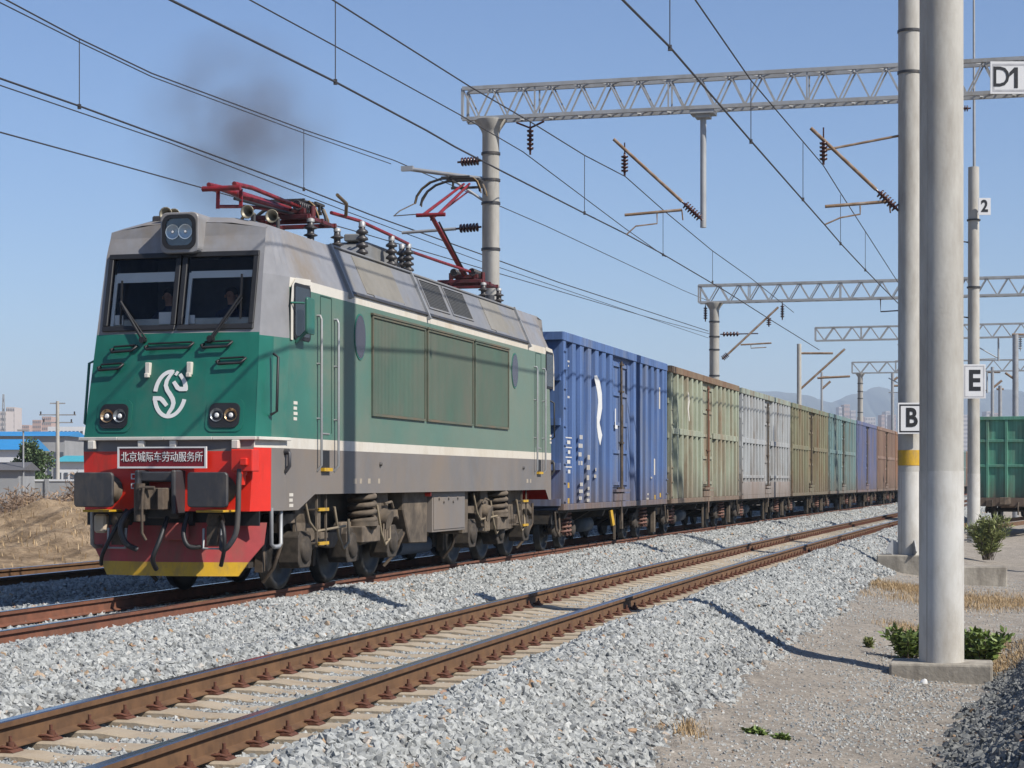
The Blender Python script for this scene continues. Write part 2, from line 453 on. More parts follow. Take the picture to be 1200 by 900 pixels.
gx = np.concatenate([[-9000, -4000, -1800, -800, -350, -160, -90, -60], np.arange(-40, -22, 1.2), np.arange(-22, -2, .4), np.arange(-2, 16, .2), np.arange(16, 40, 1.0), np.arange(40, 130, 3), [160, 300, 700, 1600, 4000, 9000]])
gy = np.concatenate([[-900, -200, -60, -20, -5], np.arange(2, 40, .25), np.arange(40, 75, .5), np.arange(75, 200, 3), np.arange(200, 420, 12), [480, 600, 900, 1600, 3500, 9000, 16000]])
grid_obj('ground', gx, gy, ground_z, M['dirt'], label='dry bare earth of the railway yard', cat='ground')

# ---- ballast: one swept bed carrying the three tracks, stones scattered on it
def stone_material(name='crushed_granite', k=1.0):
    m = bpy.data.materials.new(name)
    nt, N, L, b = nodes_of(m)
    oi = N.new('ShaderNodeObjectInfo')
    r = N.new('ShaderNodeValToRGB')
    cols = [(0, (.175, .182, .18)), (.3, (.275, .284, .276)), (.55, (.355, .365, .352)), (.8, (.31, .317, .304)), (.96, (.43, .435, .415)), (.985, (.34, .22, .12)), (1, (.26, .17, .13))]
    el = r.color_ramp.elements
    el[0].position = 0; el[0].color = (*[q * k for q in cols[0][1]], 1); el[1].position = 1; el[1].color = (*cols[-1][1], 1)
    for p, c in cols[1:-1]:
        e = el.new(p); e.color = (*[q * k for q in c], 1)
    L.new(oi.outputs['Random'], r.inputs[0])
    g = N.new('ShaderNodeNewGeometry')
    n = N.new('ShaderNodeTexNoise'); n.inputs['Scale'].default_value = 55; n.inputs['Detail'].default_value = 4
    L.new(g.outputs['Position'], n.inputs['Vector'])
    r2 = N.new('ShaderNodeValToRGB'); r2.color_ramp.elements[0].position = .3; r2.color_ramp.elements[0].color = (.72, .72, .73, 1)
    r2.color_ramp.elements[1].position = .7; r2.color_ramp.elements[1].color = (1.1, 1.1, 1.09, 1)
    L.new(n.outputs['Fac'], r2.inputs[0])
    mx = N.new('ShaderNodeMix'); mx.data_type = 'RGBA'; mx.blend_type = 'MULTIPLY'; mx.inputs[0].default_value = 1
    L.new(r.outputs[0], mx.inputs[6]); L.new(r2.outputs[0], mx.inputs[7])
    L.new(mx.outputs[2], b.inputs['Base Color'])
    b.inputs['Roughness'].default_value = .85
    b.inputs['Specular IOR Level'].default_value = .3
    return m
def ballast_material():
    m = bpy.data.materials.new('ballast_bed')
    nt, N, L, b = nodes_of(m)
    g = N.new('ShaderNodeNewGeometry')
    v = N.new('ShaderNodeTexVoronoi'); v.inputs['Scale'].default_value = 15; v.inputs['Randomness'].default_value = 1
    L.new(g.outputs['Position'], v.inputs['Vector'])
    r = N.new('ShaderNodeValToRGB')
    r.color_ramp.elements[0].position = .1; r.color_ramp.elements[0].color = (.045, .046, .045, 1)  # bed darker than the stones on it, painting shade into their gaps
    r.color_ramp.elements[1].position = .9; r.color_ramp.elements[1].color = (.25, .25, .24, 1)
    sx = N.new('ShaderNodeSeparateColor'); L.new(v.outputs['Color'], sx.inputs[0]); L.new(sx.outputs[0], r.inputs[0])
    L.new(r.outputs[0], b.inputs['Base Color'])
    b.inputs['Roughness'].default_value = .9
    bp = N.new('ShaderNodeBump'); bp.inputs['Strength'].default_value = 1; bp.inputs['Distance'].default_value = .05; bp.invert = True
    L.new(v.outputs['Distance'], bp.inputs['Height']); L.new(bp.outputs[0], b.inputs['Normal'])
    return m
M['stone'] = stone_material(); M['darkstone'] = stone_material('darkened_crushed_granite', .5); M['ballast'] = ballast_material()  # bank stones reuse the stone colours, scaled darker

def rocks_group(smat):
    """geometry nodes: keep the bed, scatter angular stones on it; per-point attributes dens and sz"""
    ng = bpy.data.node_groups.new('scatter_stones', 'GeometryNodeTree')
    ng.interface.new_socket('Geometry', in_out='INPUT', socket_type='NodeSocketGeometry')
    ng.interface.new_socket('Geometry', in_out='OUTPUT', socket_type='NodeSocketGeometry')
    N = ng.nodes; L = ng.links
    gi = N.new('NodeGroupInput'); go = N.new('NodeGroupOutput')
    def attr(nm):
        a = N.new('GeometryNodeInputNamedAttribute'); a.data_type = 'FLOAT'; a.inputs['Name'].default_value = nm; return a.outputs['Attribute']
    dp = N.new('GeometryNodeDistributePointsOnFaces'); dp.distribute_method = 'RANDOM'; dp.use_legacy_normal = False
    L.new(gi.outputs[0], dp.inputs['Mesh']); L.new(attr('dens'), dp.inputs['Density'])
    jn = N.new('GeometryNodeJoinGeometry')
    for k in range(7):
        ic = N.new('GeometryNodeMeshIcoSphere'); ic.inputs['Radius'].default_value = .5; ic.inputs['Subdivisions'].default_value = 1
        sp = N.new('GeometryNodeSetPosition')
        L.new(ic.outputs['Mesh'], sp.inputs['Geometry'])
        ns = N.new('ShaderNodeTexNoise'); ns.noise_dimensions = '4D'
        ns.inputs['W'].default_value = 3.7 * k + 1; ns.inputs['Scale'].default_value = 1.9; ns.inputs['Detail'].default_value = 1
        vs = N.new('ShaderNodeVectorMath'); vs.operation = 'SUBTRACT'; vs.inputs[1].default_value = (.5, .5, .5)
        L.new(ns.outputs['Color'], vs.inputs[0])
        v2 = N.new('ShaderNodeVectorMath'); v2.operation = 'SCALE'; v2.inputs['Scale'].default_value = 1.5
        L.new(vs.outputs[0], v2.inputs[0]); L.new(v2.outputs[0], sp.inputs['Offset'])
        tf = N.new('GeometryNodeTransform'); tf.inputs['Scale'].default_value = (1.15, .95 - .05 * (k % 3), .62 + .06 * (k % 4))
        L.new(sp.outputs[0], tf.inputs['Geometry'])
        sm = N.new('GeometryNodeSetShadeSmooth'); sm.inputs['Shade Smooth'].default_value = False
        L.new(tf.outputs[0], sm.inputs['Geometry'])
        ms = N.new('GeometryNodeSetMaterial'); ms.inputs['Material'].default_value = smat
        L.new(sm.outputs[0], ms.inputs['Geometry'])
        g2 = N.new('GeometryNodeGeometryToInstance'); L.new(ms.outputs[0], g2.inputs[0])
        L.new(g2.outputs[0], jn.inputs[0])
    ip = N.new('GeometryNodeInstanceOnPoints')
    L.new(dp.outputs['Points'], ip.inputs['Points']); L.new(jn.outputs[0], ip.inputs['Instance'])
    ip.inputs['Pick Instance'].default_value = True
    rr = N.new('FunctionNodeRandomValue'); rr.data_type = 'FLOAT_VECTOR'
    rr.inputs[0].default_value = (-1.3, -1.3, 0); rr.inputs[1].default_value = (1.3, 1.3, 6.28)
    L.new(rr.outputs[0], ip.inputs['Rotation'])
    rs = N.new('FunctionNodeRandomValue'); rs.data_type = 'FLOAT'; rs.inputs[2].default_value = .55; rs.inputs[3].default_value = 1.3; rs.inputs['Seed'].default_value = 5
    mt = N.new('ShaderNodeMath'); mt.operation = 'MULTIPLY'
    L.new(rs.outputs[1], mt.inputs[0]); L.new(attr('sz'), mt.inputs[1])
    L.new(mt.outputs[0], ip.inputs['Scale'])
    j2 = N.new('GeometryNodeJoinGeometry')
    L.new(gi.outputs[0], j2.inputs[0]); L.new(ip.outputs[0], j2.inputs[0])
    L.new(j2.outputs[0], go.inputs[0])
    return ng
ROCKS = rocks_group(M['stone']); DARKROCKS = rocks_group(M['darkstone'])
def scatter(o, dens, sz, ng=None):
    me = o.data
    for nm, val in (('dens', dens), ('sz', sz)):
        a = me.attributes.new(nm, 'FLOAT', 'POINT'); a.data.foreach_set('value', np.asarray(val, dtype=np.float32))
    md = o.modifiers.new('stones', 'NODES'); md.node_group = ng or ROCKS

ds = np.array(sorted(set(np.round(np.concatenate([PZ_D[(PZ_D > -9.3) & (PZ_D < 7.9)], np.arange(-9.4, 7.8, .22), [7.75]]), 3))))
ys = np.concatenate([np.arange(3, 40, .3), np.arange(40, 90, .8), np.arange(90, 200, 3), np.arange(200, 400, 12)])
P_ = []; dn = []; szs = []
for y in ys:
    h = head(y); c = 1 / math.sqrt(1 + h * h)
    x = X1(y) + ds * c; yy = y - ds * h * c
    z = np.interp(ds, PZ_D, PZ_Z) - .035
    edge = ((ds > 5.8) | ((ds > .2) & (ds < 3.3)) | (ds < -7.8))
    z = z + np.where(edge, nz(x, yy, 1.1, .4) * .022 + nz(x, yy, .35, 1.4) * .03, 0)
    P_.append(np.stack([x, yy, z], -1))
    base = 560 if y < 24 else 450 if y < 40 else 250 if y < 65 else 140 if y < 110 else 70 if y < 190 else 0
    d = np.full(len(ds), float(base))
    bed = (ds > 3.3) & (ds < 5.86)
    d = np.where(bed, base * .85, d)                      # sleepers stay clear
    d = np.where((ds > -1.5) & (ds < -.05), base * .3, d)
    d = np.where((ds < -2) & (ds > -4.8), base * .3, d)
    d = np.where((ds > -7.1) & (ds < -5.8), base * .5, d)
    d = np.where((ds > 7.3), base * .45, d)
    dn.append(d)
    s = .07 if y < 30 else .076 if y < 45 else .095 if y < 70 else .12 if y < 120 else .17
    szs.append(np.where(bed, s * .6, s))
n, k = len(ys), len(ds)
i = np.arange(n * k).reshape(n, k)
me = bpy.data.meshes.new('ballast')
me.from_pydata(np.concatenate(P_).tolist(), [], np.stack([i[:-1, :-1], i[:-1, 1:], i[1:, 1:], i[1:, :-1]], -1).reshape(-1, 4).tolist())
me.materials.append(M['ballast']); me.materials.append(M['stone'])
bal = bpy.data.objects.new('ballast', me); C.objects.link(bal)
tag(bal, 'pale grey crushed stone ballast heaped around the tracks', 'gravel', kind='stuff')
scatter(bal, np.concatenate(dn), np.concatenate(szs))

# bank of darker stones at the lower right, and pebbles strewn over the dirt path
def patch(name, xs, ys, mask_dens, size, lab, m, lift=.004, cat='gravel', ng=None):
    X, Y = np.meshgrid(xs, ys); Z = ground_z(X, Y) + lift
    n, k = X.shape
    v = np.stack([X, Y, Z], -1).reshape(-1, 3); i = np.arange(n * k).reshape(n, k)
    f = np.stack([i[:-1, :-1], i[:-1, 1:], i[1:, 1:], i[1:, :-1]], -1).reshape(-1, 4)
    dens = mask_dens(v[:, 0], v[:, 1])
    f = f[dens[f].max(1) > 0]
    me = bpy.data.meshes.new(name); me.from_pydata(v.tolist(), [], f.tolist()); me.materials.append(m); me.materials.append(M['stone'])
    o = bpy.data.objects.new(name, me); C.objects.link(o)
    tag(o, lab, cat, kind='stuff')
    scatter(o, dens, np.full(len(v), size), ng)
    return o
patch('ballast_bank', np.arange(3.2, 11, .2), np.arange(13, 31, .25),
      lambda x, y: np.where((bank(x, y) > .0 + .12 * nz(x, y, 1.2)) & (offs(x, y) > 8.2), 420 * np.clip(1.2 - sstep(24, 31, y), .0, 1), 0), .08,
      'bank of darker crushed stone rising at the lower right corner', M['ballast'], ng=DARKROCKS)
def peb(x, y):
    d = offs(x, y); b = bank(x, y)
    ok = (d > 7.35) & (d < 14) & (b < .15)
    near_b = np.clip(1 - np.abs(b + .9) / 1.1, 0, 1)
    return np.where(ok, (40 + 260 * near_b * (1 - sstep(24, 29, y)) + 110 * np.clip(1 - (d - 7.35) / .9, 0, 1)) * np.clip(1 + .6 * nz(x, y, .9), 0, 2), 0)
patch('pebbles', np.arange(-1, 13, .2), np.arange(12, 60, .3), peb, .03, 'loose pebbles strewn over the dirt path', M['dirt'])

# ---- tracks
RAILP = [(-.075, -.185), (.075, -.185), (.075, -.174), (.014, -.156), (.007, -.058), (.041, -.045), (.042, -.007), (.034, 0), (-.034, 0), (-.042, -.007), (-.041, -.045), (-.007, -.058), (-.014, -.156), (-.075, -.174)]
def sweep_rail(off, mats, parent, y0=-4, y1=390):
    ys_ = np.concatenate([np.arange(y0, 60, .8), np.arange(60, 160, 2.0), np.arange(160, y1, 6.0)])
    b = MB(); nn = len(RAILP)
    for y in ys_:
        h = head(y); c = 1 / math.sqrt(1 + h * h)
        for (a, z) in RAILP:
            b.v.append((X1(y) + (off + a) * c, y - (off + a) * h * c, z))
    for r in range(len(ys_) - 1):
        for i in range(nn):
            j = (i + 1) % nn
            b.f.append([r * nn + i, r * nn + j, (r + 1) * nn + j, (r + 1) * nn + i]); b.m.append(1 if i in (6, 7, 8) else 0); b.sm.append(False)
    return b.build('rail', mats, parent)
def track(label, centre, side):
    t = thing('railway_track', (0, 0, 0), 0, label, 'railway track')
    for s_ in (-.754, .754): sweep_rail(centre + s_, [side, M['brightsteel']], t)
    return t
trk1 = track('rusty railway track that the green locomotive runs on', T1, M['redrust'])
trk2 = track('nearest railway track, clear of trains, with pale concrete sleepers', T2, M['rust'])
trk3 = track('railway track beyond the locomotive, beside the sandy heap', T3, M['rust'])
# sleepers of the clear track, with their clips
def sleeper_mesh(b, with_pad=True):
    prof = [(-1.25, -.42), (-1.25, -.205), (-1.12, -.188), (-.5, -.19), (-.3, -.215), (.3, -.215), (.5, -.19), (1.12, -.188), (1.25, -.205), (1.25, -.42)]
    b.prism(prof, 1, -.14, .14)
def clip_mesh(b, x, side_, m=0, dx=0, T=None):
    """one bent-wire rail clip with its nut, at the gauge (-1) or field (+1) side of the rail at x"""
    q = []
    def P(a, c, z): q_ = Vector((x + side_ * a, c, z)); return T @ q_ if T else q_
    b.tube([P(.045, -.06, -.158), P(.1, -.065, -.15), P(.135, -.03, -.165), P(.105, 0, -.172), P(.135, .03, -.165), P(.1, .065, -.15), P(.045, .06, -.158)], .011, 5, m)
    b.cyl(P(.105, 0, -.19), P(.105, 0, -.085), .013, n=6, m=m)
    b.cyl(P(.105, 0, -.165), P(.105, 0, -.125), .03, n=6, m=m)
    b.add([P(.07, -.075, -.187), P(.165, -.075, -.187), P(.165, .075, -.187), P(.07, .075, -.187), P(.07, -.075, -.165), P(.14, -.075, -.172), P(.14, .075, -.172), P(.07, .075, -.165)],
          [(3, 2, 1, 0), (4, 5, 6, 7), (0, 1, 5, 4), (1, 2, 6, 5), (2, 3, 7, 6), (3, 0, 4, 7)], m)
sb = MB(); sleeper_mesh(sb)
sl0 = sb.build('sleeper', M['sleeper'], trk2, bevel=.012)
clips = []
for rx in (-.754, .754):
    for sd in (-1, 1):
        cb = MB(); clip_mesh(cb, rx, sd); clips.append(cb.build('rail_clip', M['clip'], sl0))
s = arc(9.2); count = 0; far = MB()
while True:
    Y = Yat(s); p = pt(Y, T2)
    if p.y > 190: break
    if count == 0:
        sl0.location = (p.x, p.y, 0); sl0.rotation_euler = (0, 0, ANG(Y))
    elif count < 100:
        c = copy_tree(sl0, trk2); c.location = (p.x, p.y, random.uniform(-.006, .004)); c.rotation_euler = (0, 0, ANG(Y) + random.uniform(-.012, .012))
    else:
        T = Matrix.Translation((p.x, p.y, 0)) @ Matrix.Rotation(ANG(Y), 4, 'Z')
        tb = MB(); sleeper_mesh(tb)
        far.add([T @ Vector(v) for v in tb.v], tb.f, 0)
        for rx in (-.754, .754):
            for sd in (-1, 1):
                c0 = T @ Vector((rx + sd * .1, 0, 0))
                far.box(c0.x - .05, c0.x + .05, c0.y - .06, c0.y + .06, -.19, -.1, 1)
    count += 1; s += .6
fo = far.build('sleeper', [M['sleeper'], M['clip']], trk2, fix=False); tag(fo, kind='stuff')

# far hills
def hills(name, pts, Y, m, lab):
    b = MB(); pts2 = []
    for (x0, y0), (x1, y1) in zip(pts[:-1], pts[1:]):
        k = 6
        for i in range(k):
            t = i / k; t2 = t * t * (3 - 2 * t)
            pts2.append((x0 + (x1 - x0) * t, y0 + (y1 - y0) * t2 + random.uniform(-.8, .8)))
    pts2.append(pts[-1])
    n_ = len(pts2)
    for x, y in pts2:
        p = at(x, y, Y)
        for dy, f in ((-1500, -.02), (-900, .45), (-400, .8), (0, 1.0), (700, .5), (1500, -.02)):
            q = .86 + .28 * random.random() if 0 < f < 1 else 1
            b.v.append((p.x * (1 + dy / Y * .3), Y + dy, max(-5, p.z * f * q)))
    for i in range(n_ - 1):
        for j in range(5):
            b.f.append([i * 6 + j, i * 6 + j + 1, (i + 1) * 6 + j + 1, (i + 1) * 6 + j]); b.m.append(0); b.sm.append(True)
    return tag(b.build(name, m), lab, 'hills', kind='structure')
M['hill'] = mat('wooded_hillside', (.055, .065, .045), .95, var=.3, scale=.004, world_pos=True)
hills('hills', [(640, 560), (740, 500), (800, 470), (850, 459), (900, 458), (940, 462), (975, 471), (1000, 462), (1030, 453), (1060, 462), (1100, 470), (1140, 462), (1180, 456), (1230, 465), (1320, 480), (1450, 500), (1600, 540), (1700, 560)], 6500, M['hill'], 'blue hazy hills on the horizon')

# ================================================================== LOCOMOTIVE   local x = right of travel line (towards camera), y = along the train, z = up
a_ = pt(26.3, T1); b_ = pt(42.6, T1)
LU = (b_ - a_).normalized()
loco = thing('electric_locomotive', (a_.x, a_.y, 0), -math.atan2(LU.x, LU.y),
             'green and grey electric locomotive with red nose and crimson pantographs heading the goods train', 'locomotive')
UF = ([1.18, 2.05, 2.2, 2.5, 3.65, 4.78, 5.1, 5.3], [.43, .47, .5, .57, .79, 1.04, 1.155, 1.2])
WF = ([1.18, 2.2, 3.65, 4.78, 5.1, 5.3], [1.22, 1.27, 1.22, 1.19, 1.17, 1.1])
uf = lambda z: float(np.interp(z, *UF))
wf = lambda z: float(np.interp(z, *WF))
LEN = 18.3                                        # the rear end is a shorter copy of the front
def RU(u):
    return LEN - (.5 + (u - .5) * .45) if u <= 2.49 else 16.9 - (u - 2.49) * (16.9 - 9.25) / (9.25 - 2.49)
def rear_dust(m, col, amount):
    nt, N, L, b = nodes_of(m)
    src = b.inputs['Base Color'].links[0].from_socket
    tc = N.new('ShaderNodeTexCoord'); sx = N.new('ShaderNodeSeparateXYZ'); L.new(tc.outputs['Object'], sx.inputs[0])
    mr = N.new('ShaderNodeMapRange'); mr.inputs[1].default_value = 1; mr.inputs[2].default_value = 12; mr.inputs[3].default_value = 0; mr.inputs[4].default_value = amount
    L.new(sx.outputs[1], mr.inputs[0])
    mx = N.new('ShaderNodeMix'); mx.data_type = 'RGBA'; L.new(mr.outputs[0], mx.inputs[0]); L.new(src, mx.inputs[6]); mx.inputs[7].default_value = (*col, 1)
    L.new(mx.outputs[2], b.inputs['Base Color'])
rear_dust(M['green_side'], (.17, .19, .15), .6)
rear_dust(M['white'], (.52, .46, .36), .5)
def loco_body():
    b = MB()
    rows = [None, 2.05, 2.2, 3.6, 4.33, 4.47]
    cols = ['f', .92, 1.32, 1.5, 1.81, 2.25, 2.49, 4.0, 7.0, 9.25]
    def P(c, r, sx, rear):
        if r <= 5:
            z = rows[r]
            if z is None:
                z = 1.18 if c == 'f' or c <= 1.81 else 1.18 + (min(c, 2.49) - 1.81) / .68 * .22
            if c == 'f': u, v = uf(z), wf(z)
            else:
                u0 = uf(z); u = max(c, u0 + {.92: .34, 1.32: .5, 1.5: .62, 1.81: .78}.get(c, 0))
                t = min(1, max(0, (u - u0) / .78)); v = wf(z) + (1.4 - wf(z)) * t
        else:
            vv, zz = ((1.08, 5.2), (.62, 5.3), (0, 5.335))[r - 6]
            if c == 'f': v, z, u = vv * 1.083, zz - .1 + (.02 if r == 6 else 0), uf(5.1) + (0 if r == 6 else -.03)
            else: u = {.92: 1.36, 1.32: 1.56, 1.5: 1.7, 1.81: 1.94, 2.25: 2.3, 2.49: 2.52}.get(c, c); v, z = vv, zz
        if rear: u = RU(u)
        return (v * sx, u, z)
    for sx in (1, -1):
        for rear in (0, 1):
            g = [[P(c, r, sx, rear) for r in range(9)] for c in cols]
            for ci in range(len(cols) - 1):
                c1 = cols[ci + 1]
                for r in range(8):
                    if r == 0: m = 1 if c1 > .95 else 4
                    elif r == 1: m = 2
                    elif r == 2: m = 0 if c1 <= .95 else 6
                    elif r == 3: m = 3 if c1 <= 1.55 else 6
                    elif r == 4: m = 3 if c1 <= 1.55 else 2
                    else: m = 3 if (r >= 5 and c1 <= 4.0) else 5
                    b.add([g[ci][r], g[ci + 1][r], g[ci + 1][r + 1], g[ci][r + 1]], [(0, 1, 2, 3)], m)
    # nose faces, with the windscreen opening left out
    zs = [1.18, 2.0, 2.15, 2.2, 2.8, 3.64, 3.74, 4.75, 4.84, 5.02, 5.1]
    vs_ = [-1, -.9, -.5, 0, .5, .9, 1]
    for rear in (0, 1):
        def Q(k, z):
            w = wf(z)
            v = (-w, -1.09, -.5, 0, .5, 1.09, w)[k]
            u = uf(z) - .07 * (1 - (v / w) ** 2) * (1 if z < 3.7 else .6)
            if z >= 5.1: z = 5.12 + .1 * (1 - (v / w) ** 2)
            return (v, RU(u) if rear else u, z)
        for i in range(len(zs) - 1):
            for k in range(6):
                if 1 <= k <= 4 and zs[i] == 3.74: continue
                m = 4 if i == 0 else 1 if i == 1 else 2 if i == 2 else 0 if i < 5 else 3
                b.add([Q(k, zs[i]), Q(k + 1, zs[i]), Q(k + 1, zs[i + 1]), Q(k, zs[i + 1])], [(0, 1, 2, 3)], m)
        vt = [Q(k, 5.1) for k in range(7)]
        y2 = RU(1.5) if rear else 1.5
        bt = [(-1.07, y2, 5.195), (-1.0, y2, 5.212), (-.5, y2, 5.31), (0, y2, 5.33), (.5, y2, 5.31), (1.0, y2, 5.212), (1.07, y2, 5.195)]
        for k in range(6): b.add([vt[k], vt[k + 1], bt[k + 1], bt[k]], [(0, 1, 2, 3)], 3)
    # floor plate
    b.box(-1.36, 1.36, 1.4, LEN - 1.4, 1.43, 1.47, 1)
    return b.build('body', [M['green'], M['loco_grey'], M['white'], M['silver'], M['red'], M['roof'], M['green_side']], loco)
loco_body()
def nose(v, z, out=0.0):
    w = wf(z)
    return Vector((v, uf(z) - .07 * (1 - min(1, abs(v) / w) ** 2) * (1 if z < 3.7 else .6) - out, z))
V3 = lambda x, y, z: (x, y, z)

# white ledge round the nose, bolts of the grey strip under it
b = MB()
path = [(-1.33, .95), (-1.30, .48), (-.7, .4), (0, .375), (.7, .4), (1.30, .48), (1.38, .95), (1.43, 1.35)]
for (x0, y0), (x1, y1) in zip(path[:-1], path[1:]): b.bar((x0, y0, 2.175), (x1, y1, 2.175), .09, .045)
b.build('nose_ledge', M['white'], loco, bevel=.006)
b = MB()
for v in (-1.1, -.35, .12, 1.03): b.box(v - .05, v + .05, .36, .45, 2.03, 2.15)
b.build('ledge_bracket', M['white'], loco, bevel=.01)

# windscreens: frame, glass, blinds, wipers
def slab(b, v0, v1, z0, z1, out0, out1, m=0):
    vs = [nose(v0, z0, out0), nose(v1, z0, out0), nose(v1, z1, out0), nose(v0, z1, out0), nose(v0, z0, out1), nose(v1, z0, out1), nose(v1, z1, out1), nose(v0, z1, out1)]
    b.add(vs, [(3, 2, 1, 0), (4, 5, 6, 7), (0, 1, 5, 4), (1, 2, 6, 5), (2, 3, 7, 6), (3, 0, 4, 7)], m)
for v0, v1 in ((-1.13, -.012), (.012, 1.13)):
    b = MB(); fw = .075
    slab(b, v0, v1, 3.685, 3.685 + fw, -.05, .035); slab(b, v0, v1, 4.79 - fw, 4.79, -.05, .035)
    slab(b, v0, v0 + fw, 3.685 + fw, 4.79 - fw, -.05, .035); slab(b, v1 - fw, v1, 3.685 + fw, 4.79 - fw, -.05, .035)
    fr = b.build('windscreen', M['black'], loco, bevel=.008)
    b = MB(); b.add([nose(v0 + fw, 3.685 + fw, .0), nose(v1 - fw, 3.685 + fw, .0), nose(v1 - fw, 4.79 - fw, .0), nose(v0 + fw, 4.79 - fw, .0)], [(0, 1, 2, 3)]); b.build('pane', M['glass'], fr)
    b = MB()
    zt = 4.7; zb = 4.38 if v0 < 0 else 4.42
    slab(b, v0 + .12, v1 - .09, zb, 4.52, -.05, -.035); b.build('sun_blind', M['blind'], loco)
    b = MB(); slab(b, v0 + .09, v0 + .14, 3.75, 4.5, -.06, -.035); b.build('blind_rail', M['blind'], loco)
for sv, (v, z), (v2, z2) in ((0, (-.46, 3.55), (-.86, 4.1)), (1, (.55, 3.55), (.93, 4.15))):
    b = MB()
    p0 = nose(v, z, .06); p1 = nose(v2, z2, .07)
    b.cyl(nose(v, z, -.02), nose(v, z, .09), .045, n=10)
    b.tube([p0, p1], .022, 6)
    b.tube([p0 + Vector((.05, 0, .02)), p1 + Vector((.03, 0, -.03))], .012, 6)
    bl = [p1 + Vector((.0, 0, -.32)), p1 + Vector((.0, .05, .3))]
    b.bar(bl[0] + Vector((0, -.005, 0)), bl[1], .03, .02)
    b.build('windscreen_wiper', M['black'], loco)
# cab interior
b = MB()
b.box(-1.08, 1.08, 2.5, 2.54, 3.1, 4.9); b.box(-1.08, 1.08, 1.0, 2.5, 3.0, 3.05); b.box(-1.08, 1.08, 1.25, 2.5, 4.86, 4.9)
b.box(-1.11, -1.08, 1.2, 2.5, 3.0, 4.86); b.box(1.08, 1.11, 1.2, 2.5, 3.0, 4.86)
b.build('cab_interior', M['cabdark'], loco)
b = MB()
b.box(-1.06, 1.06, .9, 1.5, 3.55, 3.86)
b.build('driving_desk', mat('pale_grey_desk', (.6, .6, .55), .6), loco, bevel=.02)
b = MB(); b.box(-.32, -.08, .88, .9, 3.78, 3.95); b.box(.1, .22, .88, .9, 3.78, 3.9); b.box(-1.0, -.86, .88, .9, 3.78, 3.92)
b.build('desk_papers', M['purewhite'], loco, bevel=.004)

# grab rails below the windscreens, footrests
for v0, v1, z, lip in ((-.95, -.55, 3.42, 0), (-.42, .3, 3.45, 0), (.42, .86, 3.46, 0), (-1.13, -.74, 3.17, 0), (.66, 1.07, 3.23, 0)):
    b = MB()
    pts = [nose(v0 + .02, z + .02, .0), nose(v0, z, .05), nose(v0 + .03, z - .035, .065), nose(v1 - .06, z - .02, .065), nose(v1, z + .04, .05), nose(v1 - .02, z + .05, 0)]
    b.tube(pts, .019, 6)
    b.tube([nose(v0 + .04, z + .045, .03), nose(v1 - .03, z + .06, .03)], .015, 6)
    b.build('grab_rail', M['black'], loco)
for v in (-.35, .27):
    b = MB(); p = nose(v, 3.15)
    b.box(v - .035, v + .035, p.y - .06, p.y + .02, 3.05, 3.23); b.box(v - .03, v + .03, p.y - .1, p.y - .03, 3.02, 3.08)
    b.build('lamp_bracket', M['white'], loco, bevel=.008)
# company mark on the nose
b = MB()
def mk(px, py, dpt):
    v = (px - 435) * .0889 * .01268 * 1.0; z = 2.79 - (py - 465) * .0889 * .01168
    return nose(v, z, .004 + dpt)
def ell(cx, cy, rx, ry, a0, a1, n=14): return [(cx + rx * math.cos(R(a0 + (a1 - a0) * i / n)), cy - ry * math.sin(R(a0 + (a1 - a0) * i / n))) for i in range(n + 1)]
b.ribbon(ell(435, 465, 200, 300, 173, 84, 14) + [(445, 172)], 52, mk)
b.ribbon([(458, 162), (412, 225), (378, 290), (370, 350), (392, 410), (436, 470), (474, 530), (490, 590), (478, 650), (440, 715), (425, 745)], [40, 44, 50, 52, 54, 56, 56, 54, 52, 48, 40], mk, .0065)
b.ribbon([(488, 215), (518, 165)], 36, mk)
b.ribbon([(545, 200), (585, 250), (615, 310), (632, 370), (635, 415)], [44, 50, 54, 56, 56], mk)
b.ribbon([(655, 400), (560, 400), (530, 385), (470, 300)], [56, 58, 56, 44], mk, .007)
b.ribbon(ell(435, 465, 200, 300, 193, 346, 22), 50, mk)
b.ribbon([(212, 520), (310, 522), (335, 540), (405, 622)], [56, 58, 56, 46], mk, .007)
b.build('company_mark', M['purewhite'], loco)
